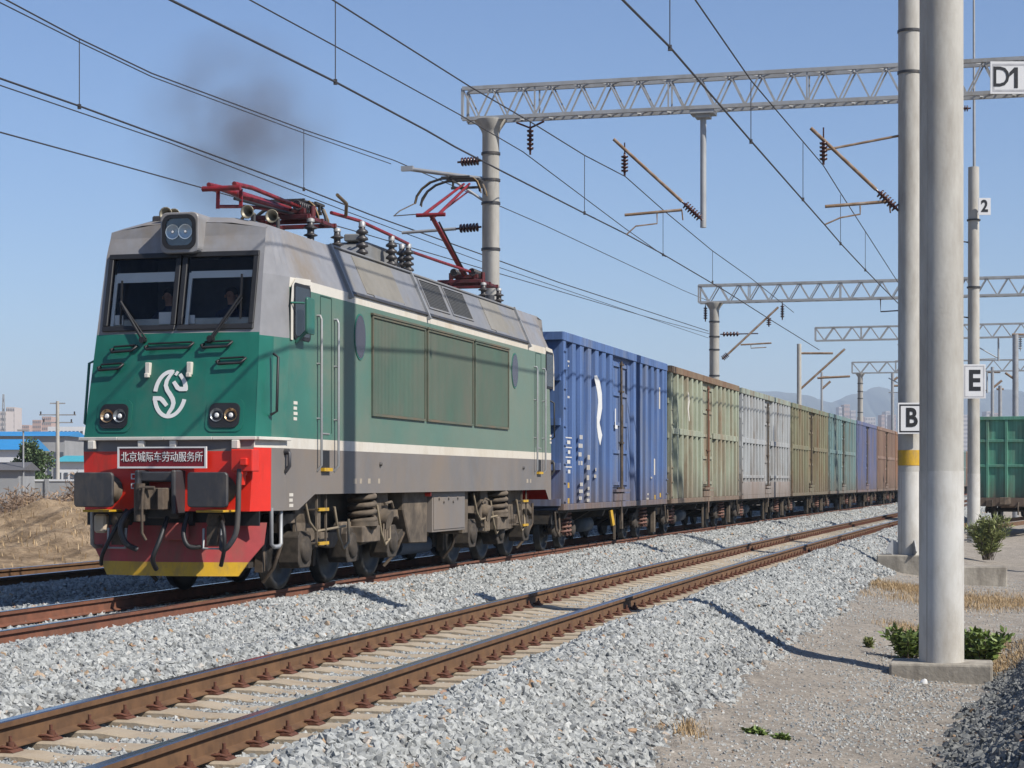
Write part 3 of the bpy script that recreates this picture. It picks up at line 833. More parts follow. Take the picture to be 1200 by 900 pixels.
# headlamp clusters
for v0 in (-.82, .82):
    p = nose(v0, 2.5)
    def rr(hw, hh, r, n=5):
        o = []
        for cx, cy, a0 in ((hw - r, hh - r, 0), (-hw + r, hh - r, 90), (-hw + r, -hh + r, 180), (hw - r, -hh + r, 270)):
            o += [(cx + r * math.cos(R(a0 + 90 * i / n)), cy + r * math.sin(R(a0 + 90 * i / n))) for i in range(n + 1)]
        return o
    hb = MB(); outer = [nose(v0 + q[0], 2.49 + q[1], .012) for q in rr(.27, .225, .1)]; back = [nose(v0 + q[0], 2.49 + q[1], -.02) for q in rr(.27, .225, .1)]
    n = len(outer); hb.add(outer + back, [tuple(range(n))] + [(i, n + i, n + (i + 1) % n, (i + 1) % n) for i in range(n)], 1)
    inner = [nose(v0 + q[0], 2.49 + q[1], .03) for q in rr(.215, .17, .09)]; ib = [nose(v0 + q[0], 2.49 + q[1], 0.005) for q in rr(.215, .17, .09)]
    hb.add(inner + ib, [tuple(range(n))] + [(i, n + i, n + (i + 1) % n, (i + 1) % n) for i in range(n)], 0)
    hl = hb.build('headlight', [M['black'], M['green']], loco)
    for dv in (-.1, .1):
        lb = MB(); c = nose(v0 + dv, 2.49, .0); d = Vector((0, -1, .1))
        warm = (dv > 0) == (v0 > 0)
        lb.lathe(c - d * .01, d, [(0.02, .005), (.022, .03), (.045, .075), (.06, .088), (.064, .094)], 16, 0, caps=False)
        lb.lathe(c + Vector((0, -.045, 0)), d, [(0, .035), (.012, .02)], 10, 1)
        lb.build('lamp', [mat('amber_reflector', (.75, .5, .28), .2, metal=.8) if warm else mat('grey_lamp', (.35, .37, .38), .25, metal=.6), M['purewhite']], hl)
# top headlight box
b = MB()
zt = 5.36
def hb_(v, z, out): return (v, uf(min(z, 5.1)) - out, z)
for (ring, m) in (((.32, .3), 0),):
    pts = rr(.285, .29, .09)
    f = [(q[0], .86, 5.05 + q[1] * .98) for q in pts]; bk = [(q[0] * 1.0, 1.75, 5.05 + q[1] * .98) for q in pts]
    n = len(f)
    b.add(f + bk, [tuple(range(n)), tuple(range(n, 2 * n))] + [(i, n + i, n + (i + 1) % n, (i + 1) % n) for i in range(n)], 0)
tl = b.build('top_headlight', M['silver'], loco, bevel=.012)
b = MB(); pts = rr(.25, .24, .12); n = len(pts); inn = rr(.2, .19, .1)
f = [(q[0], .835, 5.06 + q[1]) for q in pts]; bk = [(q[0], .87, 5.06 + q[1]) for q in pts]; fi = [(q[0], .835, 5.06 + q[1]) for q in inn]; bi = [(q[0], .859, 5.06 + q[1]) for q in inn]
b.add(f + bk + fi + bi, [(i, n + i, n + (i + 1) % n, (i + 1) % n) for i in range(n)] + [(i, 2 * n + i, 2 * n + (i + 1) % n, (i + 1) % n) for i in range(n)] + [(2 * n + i, 3 * n + i, 3 * n + (i + 1) % n, 2 * n + (i + 1) % n) for i in range(n)] + [], 0)
b.add(bi, [tuple(range(n))], 1)
b.build('lamp_rim', [M['black'], mat('dull_reflector_dish', (.3, .36, .38), .35, metal=.3)], tl)
for dv in (-.095, .095):
    b = MB(); b.lathe((dv, .85, 5.06), (0, -1, 0), [(0, .01), (.003, .06), (.012, .105)], 16, 0, caps=False); b.lathe((dv, .848, 5.06), (0, -1, 0), [(0, .03), (.01, .015)], 10, 1)
    b.build('lamp', [mat('blue_grey_reflector', (.7, .8, .84), .3, metal=.5), M['purewhite']], tl)
b = MB(); pts = [(q[0], .84, 5.06 + q[1]) for q in inn]; b.add(pts, [tuple(range(n))]); b.build('lens', M['lens'], tl)
# horns
for v, u, z in ((-.34, 1.15, 5.36), (-.26, 1.25, 5.35), (.83, 1.3, 5.37), (1.02, 1.75, 5.36)):
    b = MB()
    b.lathe((v, u + .28, z), (0, -1, 0), [(0, .02), (.1, .026), (.2, .05), (.26, .085), (.28, .1), (.275, .085), (.2, .04), (.15, .02)], 14, 0, caps=False)
    b.cyl((v, u + .25, z - .16), (v, u + .25, z), .03, n=8, m=1)
    b.build('horn', [mat('pale_horn', (.3, .27, .2), .5, metal=.4), M['darkgrey']], loco)
b = MB(); b.box(-.62, -.47, 1.3, 1.5, 5.15, 5.36); b.build('roof_lamp', M['darkgrey'], loco, bevel=.02)

# nameplate
sg = MB(); p = (0, .36, 1.92)
sg.box(-.63, .63, .28, .3, 1.79, 2.04, 0)
sg.box(-.655, .655, .27, .305, 1.765, 1.79, 1); sg.box(-.655, .655, .27, .305, 2.04, 2.06, 1); sg.box(-.655, -.63, .27, .305, 1.79, 2.04, 1); sg.box(.63, .655, .27, .305, 1.79, 2.04, 1)
sign = sg.build('nameplate', [M['maroon'], M['purewhite']], loco)
text('北京城际车劳动服务所', .148, M['purewhite'], 'lettering', sign, Matrix.Translation((0, .276, 1.912)) @ FRONT, bold=.0, sx=.82)
# small stencils
b = MB()
for k in range(2):
    z = 1.66 - k * .13
    b.box(-.49, -.36, .35, .356, z - .045, z - .03); b.box(-.49, -.36, .35, .356, z + .02, z + .035); b.box(-.49, -.475, .35, .356, z - .03, z + .02); b.box(-.43, -.415, .35, .356, z - .03, z + .02); b.box(-.375, -.36, .35, .356, z - .03, z + .02)
b.build('stencil', M['purewhite'], loco)
b = MB()
for (u, z, n_) in ((1.45, 1.42, 3), (1.62, 2.72, 4), (17.3, 2.6, 3)):
    for k in range(n_): b.box(1.4, 1.404, u, u + .15 - .02 * (k % 2), z - k * .075 - .045, z - k * .075)
b.build('stencil', M['white'], loco)

# buffers: square plates on cylinders
for v in (-.83, .83):
    b = MB(); pl = [(v + q[0], 1.475 + q[1]) for q in rr(.287, .235, .05)]
    b.prism(pl, 1, -.11, -.05)
    bf = b.build('buffer', M['darkgrey'], loco, bevel=.012)
    b = MB(); b.lathe((v, -.05, 1.475), (0, 1, 0), [(0, .1), (.12, .1), (.13, .14), (.42, .15), (.43, .2), (.5, .2)], 16); b.build('buffer_stem', M['tan'], bf)
    b = MB(); b.box(v - .2, v + .2, -.02, .4, 1.17, 1.2); b.build('step_tread', M['yellow'], bf, bevel=.006)
# coupler
b = MB()
b.box(-.26, .26, .12, .42, 1.58, 1.72); b.box(-.3, -.23, .05, .42, 1.14, 1.74); b.box(.23, .3, .05, .42, 1.14, 1.74); b.box(-.23, .23, .3, .42, 1.08, 1.3)
cp = b.build('coupler_pocket', M['darkgrey'], loco, bevel=.02)
b = MB()
b.prism([(-.17, .3), (-.19, -.1), (-.12, -.2), (-.02, -.16), (.0, -.05), (.07, -.02), (.12, -.14), (.2, -.1), (.2, .3)], 2, 1.2, 1.5)
b.cyl((-.16, -.08, 1.05), (-.16, -.08, 1.56), .075, n=12)
b.build('coupler', M['dustybrown'], cp, bevel=.015)
b = MB(); b.tube([(-.05, -.2, 1.5), (-.05, -.24, 1.3), (-.06, -.22, .9), (-.02, -.18, .8)], .02, 7); b.cyl((-.12, -.17, 1.5), (.1, -.17, 1.5), .025, n=8); b.build('uncoupling_lever', M['dustybrown'], cp)
# plough
b = MB()
def plough(z0, z1, w0, w1, m):
    f = lambda v, z: .42 + .3 * (abs(v) / 1.3) ** 1.6 + .12 * (z - .3) / .75
    k = 10
    for i in range(k):
        t0, t1 = -1 + 2 * i / k, -1 + 2 * (i + 1) / k
        q = [(t0 * w0, f(t0 * w0, z0), z0), (t1 * w0, f(t1 * w0, z0), z0), (t1 * w1, f(t1 * w1, z1), z1), (t0 * w1, f(t0 * w1, z1), z1)]
        b.add(q + [(x, y + .03, z) for x, y, z in q], [(0, 1, 2, 3), (7, 6, 5, 4), (0, 4, 5, 1), (2, 6, 7, 3), (1, 5, 6, 2), (3, 7, 4, 0)], m)
plough(.29, .48, .98, 1.1, 1); plough(.48, .72, 1.1, 1.28, 0); plough(.72, 1.02, 1.28, 1.3, 0)
pw = b.build('snow_plough', [M['plow'], M['yellow']], loco)
b = MB(); b.box(-1.28, -.36, .62, .66, .98, 1.18); b.box(.36, 1.28, .62, .66, .98, 1.18); b.box(-.36, .36, .5, .6, .98, 1.2); b.build('plough_recess_shade', M['black'], loco)  # black plates stand in for the shade in the opening above the plough
b = MB(); b.box(-.02, .32, .40, .47, .78, 1.02); b.box(.62, .82, .3, .4, .7, .95); b.build('hose_box', M['plow'], loco, bevel=.02)
# hoses and fittings
def hose(pts, r, m, name='brake_hose'):
    P = [Vector(p) for p in pts]; out = []
    for i in range(len(P) - 1):
        p0, p1, p2, p3 = P[max(i - 1, 0)], P[i], P[i + 1], P[min(i + 2, len(P) - 1)]
        for k in range(5):
            t = k / 5
            out.append(.5 * (2 * p1 + (p2 - p0) * t + (2 * p0 - 5 * p1 + 4 * p2 - p3) * t * t + (3 * p1 - p0 - 3 * p2 + p3) * t ** 3))
    out.append(P[-1])
    bb = MB(); bb.tube(out, r, 8); return bb.build(name, m, loco)
hose([(1.17, .2, 1.75), (1.17, .16, 1.5), (1.17, .14, 1.2), (1.15, .12, .9), (1.05, .1, .72), (.95, .12, .68), (.93, .2, .85)], .04, M['darkgrey'])
hose([(-.4, .3, 1.2), (-.45, .1, 1.12), (-.5, .05, .95), (-.44, .08, .75), (-.33, .2, .66)], .04, M['darkgrey'])
hose([(-.5, .25, 1.2), (-.6, .1, .95), (-.78, .08, .6), (-.86, .2, .45)], .028, M['black'])
hose([(.12, .2, 1.1), (.1, .0, .8), (.02, -.05, .55), (.0, .1, .4)], .035, M['black'])
hose([(.42, .2, 1.15), (.42, .05, .9), (.5, .02, .72), (.6, .2, .7)], .035, M['black'])
hose([(.86, .25, 1.1), (.98, .1, .95), (1.0, .08, .7), (.9, .2, .45)], .03, M['black'])
b = MB(); b.box(1.05, 1.36, .18, .43, 1.72, 2.02); b.box(1.2, 1.3, .12, .2, 1.8, 1.9); b.lathe((1.17, .25, 1.74), (0, 0, -1), [(0, .08), (.06, .08), (.07, .06), (.2, .055)], 12)
b.build('jumper_socket', M['red'], loco, bevel=.02)
for v in (-.62, .78):
    b = MB(); b.lathe((v, .3, 1.15), (0, 0, -1), [(0, .1), (.1, .13), (.18, .1), (.3, .09)], 12, m=0)
    b.tube([(v - .13, .2, .95), (v - .13, .18, .68), (v + .13, .18, .68), (v + .13, .2, .95)], .02, 6, 1); b.box(v - .08, v + .08, .18, .3, .72, .98, 0)
    b.build('brake_cock', [M['dustybrown'], M['steel']], loco)
b = MB(); b.box(-.98, -.8, .2, .34, .88, 1.14); b.build('air_horn_box', mat('cream_fitting', (.55, .45, .33), .7), loco, bevel=.03)
for v, x in ((-1.12, -1), (1.33, 1)):
    u0 = .45 if x < 0 else .95
    b = MB(); b.tube([(v, u0, 1.22), (v, u0, .72), (v + .0, u0 + .1, .68), (v, u0 + .28, .68), (v, u0 + .36, .72), (v, u0 + .36, 1.22)], .03, 8)
    b.build('shunter_step', M['steel'], loco)

# side details (right side)
def rr2(u, z, hu, hz, r): return [(u + q[0], z + q[1]) for q in rr(hu, hz, r)]
XS = 1.4
# cab side windows with frame and mirror
for rear in (0, 1):
    U = (lambda u: 19.2 - u) if rear else (lambda u: u); V = RU if rear else (lambda u: u)
    b = MB(); b.prism(rr2(U(1.95), 4.0, .34, .4, .07), 0, XS - .02, XS + .012); fr = b.build('cab_side_window', M['black'], loco)
    b = MB(); b.prism(rr2(U(1.95), 4.0, .29, .35, .05), 0, XS + .005, XS + .016); b.build('pane', M['darkglass'], fr)
    if not rear:
      b = MB(); b.prism(rr2(U(1.8), 3.93, .15, .26, .04), 0, XS + .16, XS + .2); b.bar((XS, U(1.5), 4.1), (XS + .17, U(1.62), 4.1), .03, .03); b.bar((XS, U(1.7), 3.55), (XS + .17, U(1.72), 3.72), .03, .05)
      b.build('wing_mirror', M['green'], loco, bevel=.01)
    # white line curving over the cab window
    b = MB(); pth = [(U(1.545), 3.58), (U(1.55), 4.1), (U(1.59), 4.33), (U(1.72), 4.43), (U(2.3), 4.455)]
    b.ribbon(pth, .085, lambda x, y, d: (XS + .003 + d, x, y), .006); b.build('trim_stripe', M['white'], loco)
    # door leaf outline and hand rails
    b = MB()
    for u in (2.72, 3.2): b.box(XS, XS + .006, U(u) - .008, U(u) + .008, 2.3, 4.3)
    b.box(XS, XS + .006, min(U(2.72), U(3.2)), max(U(2.72), U(3.2)), 4.3, 4.316)
    b.build('cab_door', mat('door_seam', (.02, .07, .055), .7), loco)
    for u in (2.58, 3.32):
        b = MB(); b.tube([(XS, U(u), 4.0), (XS + .05, U(u), 4.0), (XS + .07, U(u), 3.95), (XS + .07, U(u), 1.82), (XS, U(u), 1.74)], .02, 8)
        for z in (3.3, 2.5): b.cyl((XS, U(u), z), (XS + .07, U(u), z), .018, n=6)
        b.build('handrail', M['steel'], loco)
    b = MB(); b.box(XS - .01, XS + .008, min(U(2.74), U(3.1)), max(U(2.74), U(3.1)), 1.78, 2.04, 0); b.box(XS, XS + .06, min(U(2.74), U(3.1)), max(U(2.74), U(3.1)), 1.735, 1.785, 1)
    b.box(XS - .005, XS + .012, min(U(2.74), U(3.1)), max(U(2.74), U(3.1)), 2.28, 2.3, 2)
    b.build('foot_hole', [M['black'], M['yellow'], M['steel']], loco)
    b = MB(); b.tube([(XS, V(1.3), 2.02), (XS + .06, V(1.3), 1.98), (XS + .06, V(1.3), 1.8), (XS, V(1.3), 1.72)], .03, 8); b.lathe((XS - .02, V(1.3), 2.0), (1, 0, 0), [(0, .05), (.08, .04)], 10); b.build('tail_lamp_bracket', M['darkgrey'], loco)
    b = MB(); b.tube([(XS - .05, V(.98), 3.35), (XS + .03, V(.95), 3.3), (XS + .03, V(.9), 2.55), (XS - .06, V(.88), 2.5)], .02, 6); b.build('corner_rail', M['black'], loco)
    b = MB(); b.tube([(-1.27, V(.9), 3.3), (-1.37, V(.86), 3.25), (-1.4, V(.78), 2.4), (-1.3, V(.74), 2.35)], .022, 6); b.build('corner_rail', M['green'], loco)
# portholes
for u in (4.5, 14.2):
    b = MB(); b.prism([(u + .27 * math.cos(q * math.pi / 14), 3.83 + .36 * math.sin(q * math.pi / 14)) for q in range(28)], 0, XS - .01, XS + .012, 0); ph = b.build('porthole', M['green'], loco)
    b = MB(); b.prism([(u + .245 * math.cos(q * math.pi / 14), 3.83 + .335 * math.sin(q * math.pi / 14)) for q in range(28)], 0, XS, XS + .016, 0); b.build('pane', M['ovalglass'], ph)
# grille panels
for u0, u1 in ((5.06, 7.93), (8.05, 11.0), (11.12, 13.65)):
    b = MB()
    for z0, z1, a, c in ((2.62, 2.66, u0, u1), (4.18, 4.22, u0, u1)): b.box(XS, XS + .035, a, c, z0, z1, 1)
    for a in (u0, u1 - .045): b.box(XS, XS + .035, a, a + .045, 2.66, 4.18, 1)
    b.box(XS, XS + .012, u0 + .045, u1 - .045, 2.66, 4.18, 0)
    b.box(XS, XS + .05, u0 - .03, u1 + .03, 4.22, 4.25, 1)
    g = b.build('air_intake_grille', [M['grille'], mat('grille_frame', (.1, .13, .095), .7, dirt=(.2, .13, .08), damt=.5)], loco)
    b = MB(); k = int((u1 - u0 - .1) / .07)
    for i in range(k):
        u = u0 + .06 + (u1 - u0 - .12) * i / (k - 1)
        b.box(XS + .012, XS + .0155, u - .018, u + .018, 2.67, 4.17)
    b.build('louvre', M['grille'], g); tag(g.children[0], kind='stuff')
# marks on the skirt
b = MB()
for u, w in ((4.2, .14), (4.5, .1), (4.9, .12), (5.4, .1), (15.2, .15), (15.5, .1)): b.box(XS, XS + .003, u, u + w, 1.55, 1.63)
b.build('stencil', mat('faded_stencil', (.42, .36, .28), .8), loco)
b = MB()
for u in (5.5, 14.9): b.lathe((XS - .02, u, 1.86), (1, 0, 0), [(0, .04), (.05, .035), (.06, .02)], 10)
b.build('jacking_pin', M['darkgrey'], loco)

# roof: slanted hatches and seams.  slope from (1.4,4.47) to (1.08,5.2)
def slope(u, t, out=0.0):
    n = Vector((.73, 0, .32)).normalized()
    return Vector((1.4 - .32 * t, u, 4.47 + .73 * t)) + n * out
def spanel(b, u0, u1, t0, t1, o0, o1, m=0, skew=0.0):
    q = [(u0, t0), (u1, t0), (u1 + skew, t1), (u0 + skew, t1)]
    vs = [slope(u, t, o0) for u, t in q] + [slope(u, t, o1) for u, t in q]
    b.add(vs, [(3, 2, 1, 0), (4, 5, 6, 7), (0, 1, 5, 4), (1, 2, 6, 5), (2, 3, 7, 6), (3, 0, 4, 7)], m)
b = MB(); 
for u in (4.0, 8.1, 15.35): spanel(b, u - .03, u + .03, -.12, 1.02, -.02, .045, 0)
b.build('roof_seam', mat('pale_seam', (.3, .31, .32), .5), loco)
b = MB(); spanel(b, 4.02, 15.3, -.03, .03, -.01, .03, 0); b.build('rain_gutter', M['darkgrey'], loco)
for u0, u1 in ((4.95, 6.9), (12.5, 13.9)):
    b = MB(); spanel(b, u0, u1, .1, .93, -.02, .012, 0); h_ = b.build('roof_hatch', mat('tan_roof_hatch', (.235, .215, .175), .6, dirt=(.27, .26, .24), damt=.5), loco, bevel=.004)
    b = MB(); spanel(b, u0 + .3, u1 - .1, .03, .1, -.02, .02, 0); b.build('drip_strip', M['roof'], h_)
for u0, u1 in ((8.45, 9.65), (9.95, 11.25)):
    b = MB(); spanel(b, u0, u1, .22, .88, -.02, .006, 0)
    for i in range(15): spanel(b, u0 + .04, u1 - .04, .24 + i * .042, .268 + i * .042, .0, .012, 1)
    spanel(b, u0 - .05, u0, .18, .92, -.01, .02, 2); spanel(b, u1, u1 + .05, .18, .92, -.01, .02, 2); spanel(b, u0, u1, .18, .22, -.01, .02, 2); spanel(b, u0, u1, .88, .92, -.01, .02, 2)
    b.build('roof_vent', [M['black'], mat('dark_vent_slats', (.075, .075, .072), .7), M['roof']], loco)
b = MB(); b.box(-1.12, 1.12, 4.02, 8.1, 5.19, 5.225); b.box(-1.12, 1.12, 8.14, 15.3, 5.17, 5.21); b.build('roof_edge_rail', M['roof'], loco, bevel=.01)
b = MB(); b.cyl((.8, 14.5, 5.25), (.8, 14.5, 5.4), .1); b.cyl((.7, 15.0, 5.22), (.7, 15.0, 5.36), .08); b.build('roof_fitting', M['darkgrey'], loco)

# roof high-voltage gear
def insul(b, p, h, r=.1, k=4, m=0, m2=1, cap=2):
    prof = [(0, r * .6)]
    for i in range(k):
        t = h * (.1 + .75 * i / k)
        prof += [(t, r * .5), (t + .02, r), (t + h * .07, r * .95), (t + h * .12, r * .5)]
    prof += [(h * .88, r * .45)]
    b.lathe(p, (0, 0, 1), prof, 12, m)
    b.lathe(Vector(p) + Vector((0, 0, h * .86)), (0, 0, 1), [(0, r * .55), (h * .1, r * .55), (h * .14, r * .2)], 10, cap)
INS = [M['insulator'], M['greyins'], M['steel']]
for v, u, z, h in ((.35, 7.7, 5.3, .78), (.3, 9.5, 5.3, .75), (.32, 10.45, 5.3, .72), (.05, 10.9, 5.32, .75)):
    b = MB(); insul(b, (v, u, z), h, .11, 5); b.build('roof_insulator', [M['greyins'], M['greyins'], M['steel']], loco)
b = MB(); b.prism([(8.1, 5.3), (8.25, 5.62), (8.75, 5.85), (10.3, 5.85), (10.7, 5.6), (10.8, 5.3)], 0, -.5, .1); b.box(-.3, .0, 8.6, 8.9, 5.85, 5.98)
b.build('roof_transformer_box', mat('grey_roof_box', (.22, .225, .225), .6, dirt=(.2, .17, .13), damt=.4), loco, bevel=.02)
b = MB(); b.tube([(.2, 6.55, 6.07), (.3, 7.7, 6.08), (.3, 9.5, 6.04), (.32, 10.45, 6.0), (.05, 11.2, 6.03), (.05, 11.35, 5.98), (.1, 13.2, 5.98), (.15, 15.3, 5.99)], .032, 8)
b.tube([(.3, 7.7, 5.98), (.1, 8.4, 5.98)], .02, 6)
b.build('busbar', M['pantored'], loco)
b = MB(); b.tube([(.5, 6.0, 6.28), (.45, 6.6, 6.22), (.3, 7.0, 6.08)], .03, 6); b.build('horn_tip', M['brass'], loco)

def pantograph(uc, raised, flip=1):
    t = bpy.data.objects.new('pantograph', None); C.objects.link(t); t.parent = loco; t.location = (0, uc, 0); t['label'] = 'crimson pantograph raised to the wire' if raised else 'crimson pantograph folded down on the roof'
    b = MB()
    for v in (-.45, .45): b.bar((v, -.68, 5.76), (v, .68, 5.76), .05, .06)
    for u in (-.6, .0, .6): b.bar((-.5, u, 5.77), (.5, u, 5.77), .055, .07)
    b.box(-.2, .2, -.3, .3, 5.8, 5.9); b.bar((-.3, -.3, 5.9), (.3, -.3, 5.9), .08, .08)
    for q in (-.35, .35): b.cyl((q, -.1, 5.8), (q, -.1, 6.0), .05, n=8)
    b.build('base_frame', mat('dark_maroon_base', (.13, .012, .016), .5, var=.3, dirt=(.03, .015, .015), damt=.5, dscale=5), t, bevel=.006)
    for v in (-.5, .5):
        for u in (-.6, .65):
            b = MB(); insul(b, (v, u, 5.28), .46, .115, 3); b.build('insulator', [M['greyins'], M['greyins'], M['steel']], t)
    b = MB()
    for i in range(2): 
        v = -.2 + .4 * i
        b.helix((0, 0, 0), .07, 0, .8, 9, .014)
        n_ = len(b.v) // (i + 1)
        for q in range(i * n_, (i + 1) * n_):
            x, y, z = b.v[q]; b.v[q] = (v + x, -.45 + z * 1.0, 5.98 + y)
    b.build('raising_spring', M['greyins'], t)
    if raised:
        base = Vector((0, -.25, 5.93)); knee = Vector((0, -2.75, 6.88)); top = Vector((0, -.12, 7.98))
    else:
        base = Vector((0, .2, 5.9)); knee = Vector((0, -3.0, 5.88)); top = Vector((0, .35, 6.12))
    b = MB(); b.tube([base, knee], [.06, .045], 10)
    b.build('lower_arm', M['pantored'], t)
    b = MB(); b.cyl(knee + Vector((-.3, 0, 0)), knee + Vector((.3, 0, 0)), (.04), n=10)
    if raised:
        b.tube([knee + Vector((-.16, 0, 0)), top + Vector((-.06, 0, -.1))], [.036, .026], 8); b.tube([knee + Vector((.16, 0, 0)), top + Vector((.06, 0, -.1))], [.036, .026], 8)
        b.tube([knee + Vector((.0, .0, -.1)), top + Vector((0, .1, -.25))], .018, 6)
    else:
        b.tube([knee + Vector((-.2, .0, .06)), knee + Vector((-.2, .7, .1)), top + Vector((-.1, -.3, -.12))], .036, 8); b.tube([knee + Vector((.2, .0, .06)), knee + Vector((.2, .7, .1)), top + Vector((.1, -.3, -.12))], .036, 8)
        b.tube([knee + Vector((-.1, .1, -.25)), knee + Vector((-.1, 1.2, -.1)), top + Vector((0, -.5, -.2))], .03, 6); b.bar(knee + Vector((-.1, .1, -.28)), knee + Vector((-.1, .12, .05)), .03, .05); b.bar(knee + Vector((.1, .5, -.2)), knee + Vector((.1, .5, .06)), .03, .05)
    b.build('upper_arm', M['pantored'], t)
    b = MB(); b.tube([base + Vector((.12, .25 if not raised else -.35, -.02)), knee + Vector((.1, .25, -.12))], .022, 6)
    b.build('control_rod', M['black'], t)
    # head: two strips across the track with down-turned horns
    b = MB()
    for du in (-.2, .2):
        prof = [(-1.08, -.5), (-1.04, -.35), (-.93, -.2), (-.74, -.07), (-.5, 0), (.1, 0), (.2, -.02), (.28, -.08), (.33, -.2), (.35, -.3)]
        b.tube([top + Vector((v, du, z)) for v, z in prof], .028, 6)
        b.bar(top + Vector((-.5, du, .03)), top + Vector((.12, du, .03)), .05, .03)
    for v in (-.3, .3):
        b.bar(top + Vector((v, -.2, -.03)), top + Vector((v, .2, -.03)), .04, .04)
        b.bar(top + Vector((v, 0, -.05)), top + Vector((v, 0, -.2)), .04, .04)
    b.bar(top + Vector((-.34, 0, -.18)), top + Vector((.34, 0, -.18)), .05, .05)
    b.build('collector_head', M['carbon'], t)
    b = MB()
    for du in (-.23, .23):
        b.tube([top + Vector((-.74, du, -.06)), top + Vector((-.92, du, -.19)), top + Vector((-1.06, du, -.42)), top + Vector((-1.07, du, -.52))], .016, 6)
        b.tube([top + Vector((.2, du, 0)), top + Vector((.3, du, -.09)), top + Vector((.37, du, -.26)), top + Vector((.38, du, -.34))], .016, 6)
    if raised: b.tube([top + Vector((-1.08, -.2, -.5)), top + Vector((-1.2, -.9, -.75)), top + Vector((-1.1, -1.6, -.95)), knee + Vector((-.3, .05, .03))], .012, 6)
    b.build('head_horn', M['brass'], t)
    return t
pantograph(5.35, False)
pantograph(15.7, True)

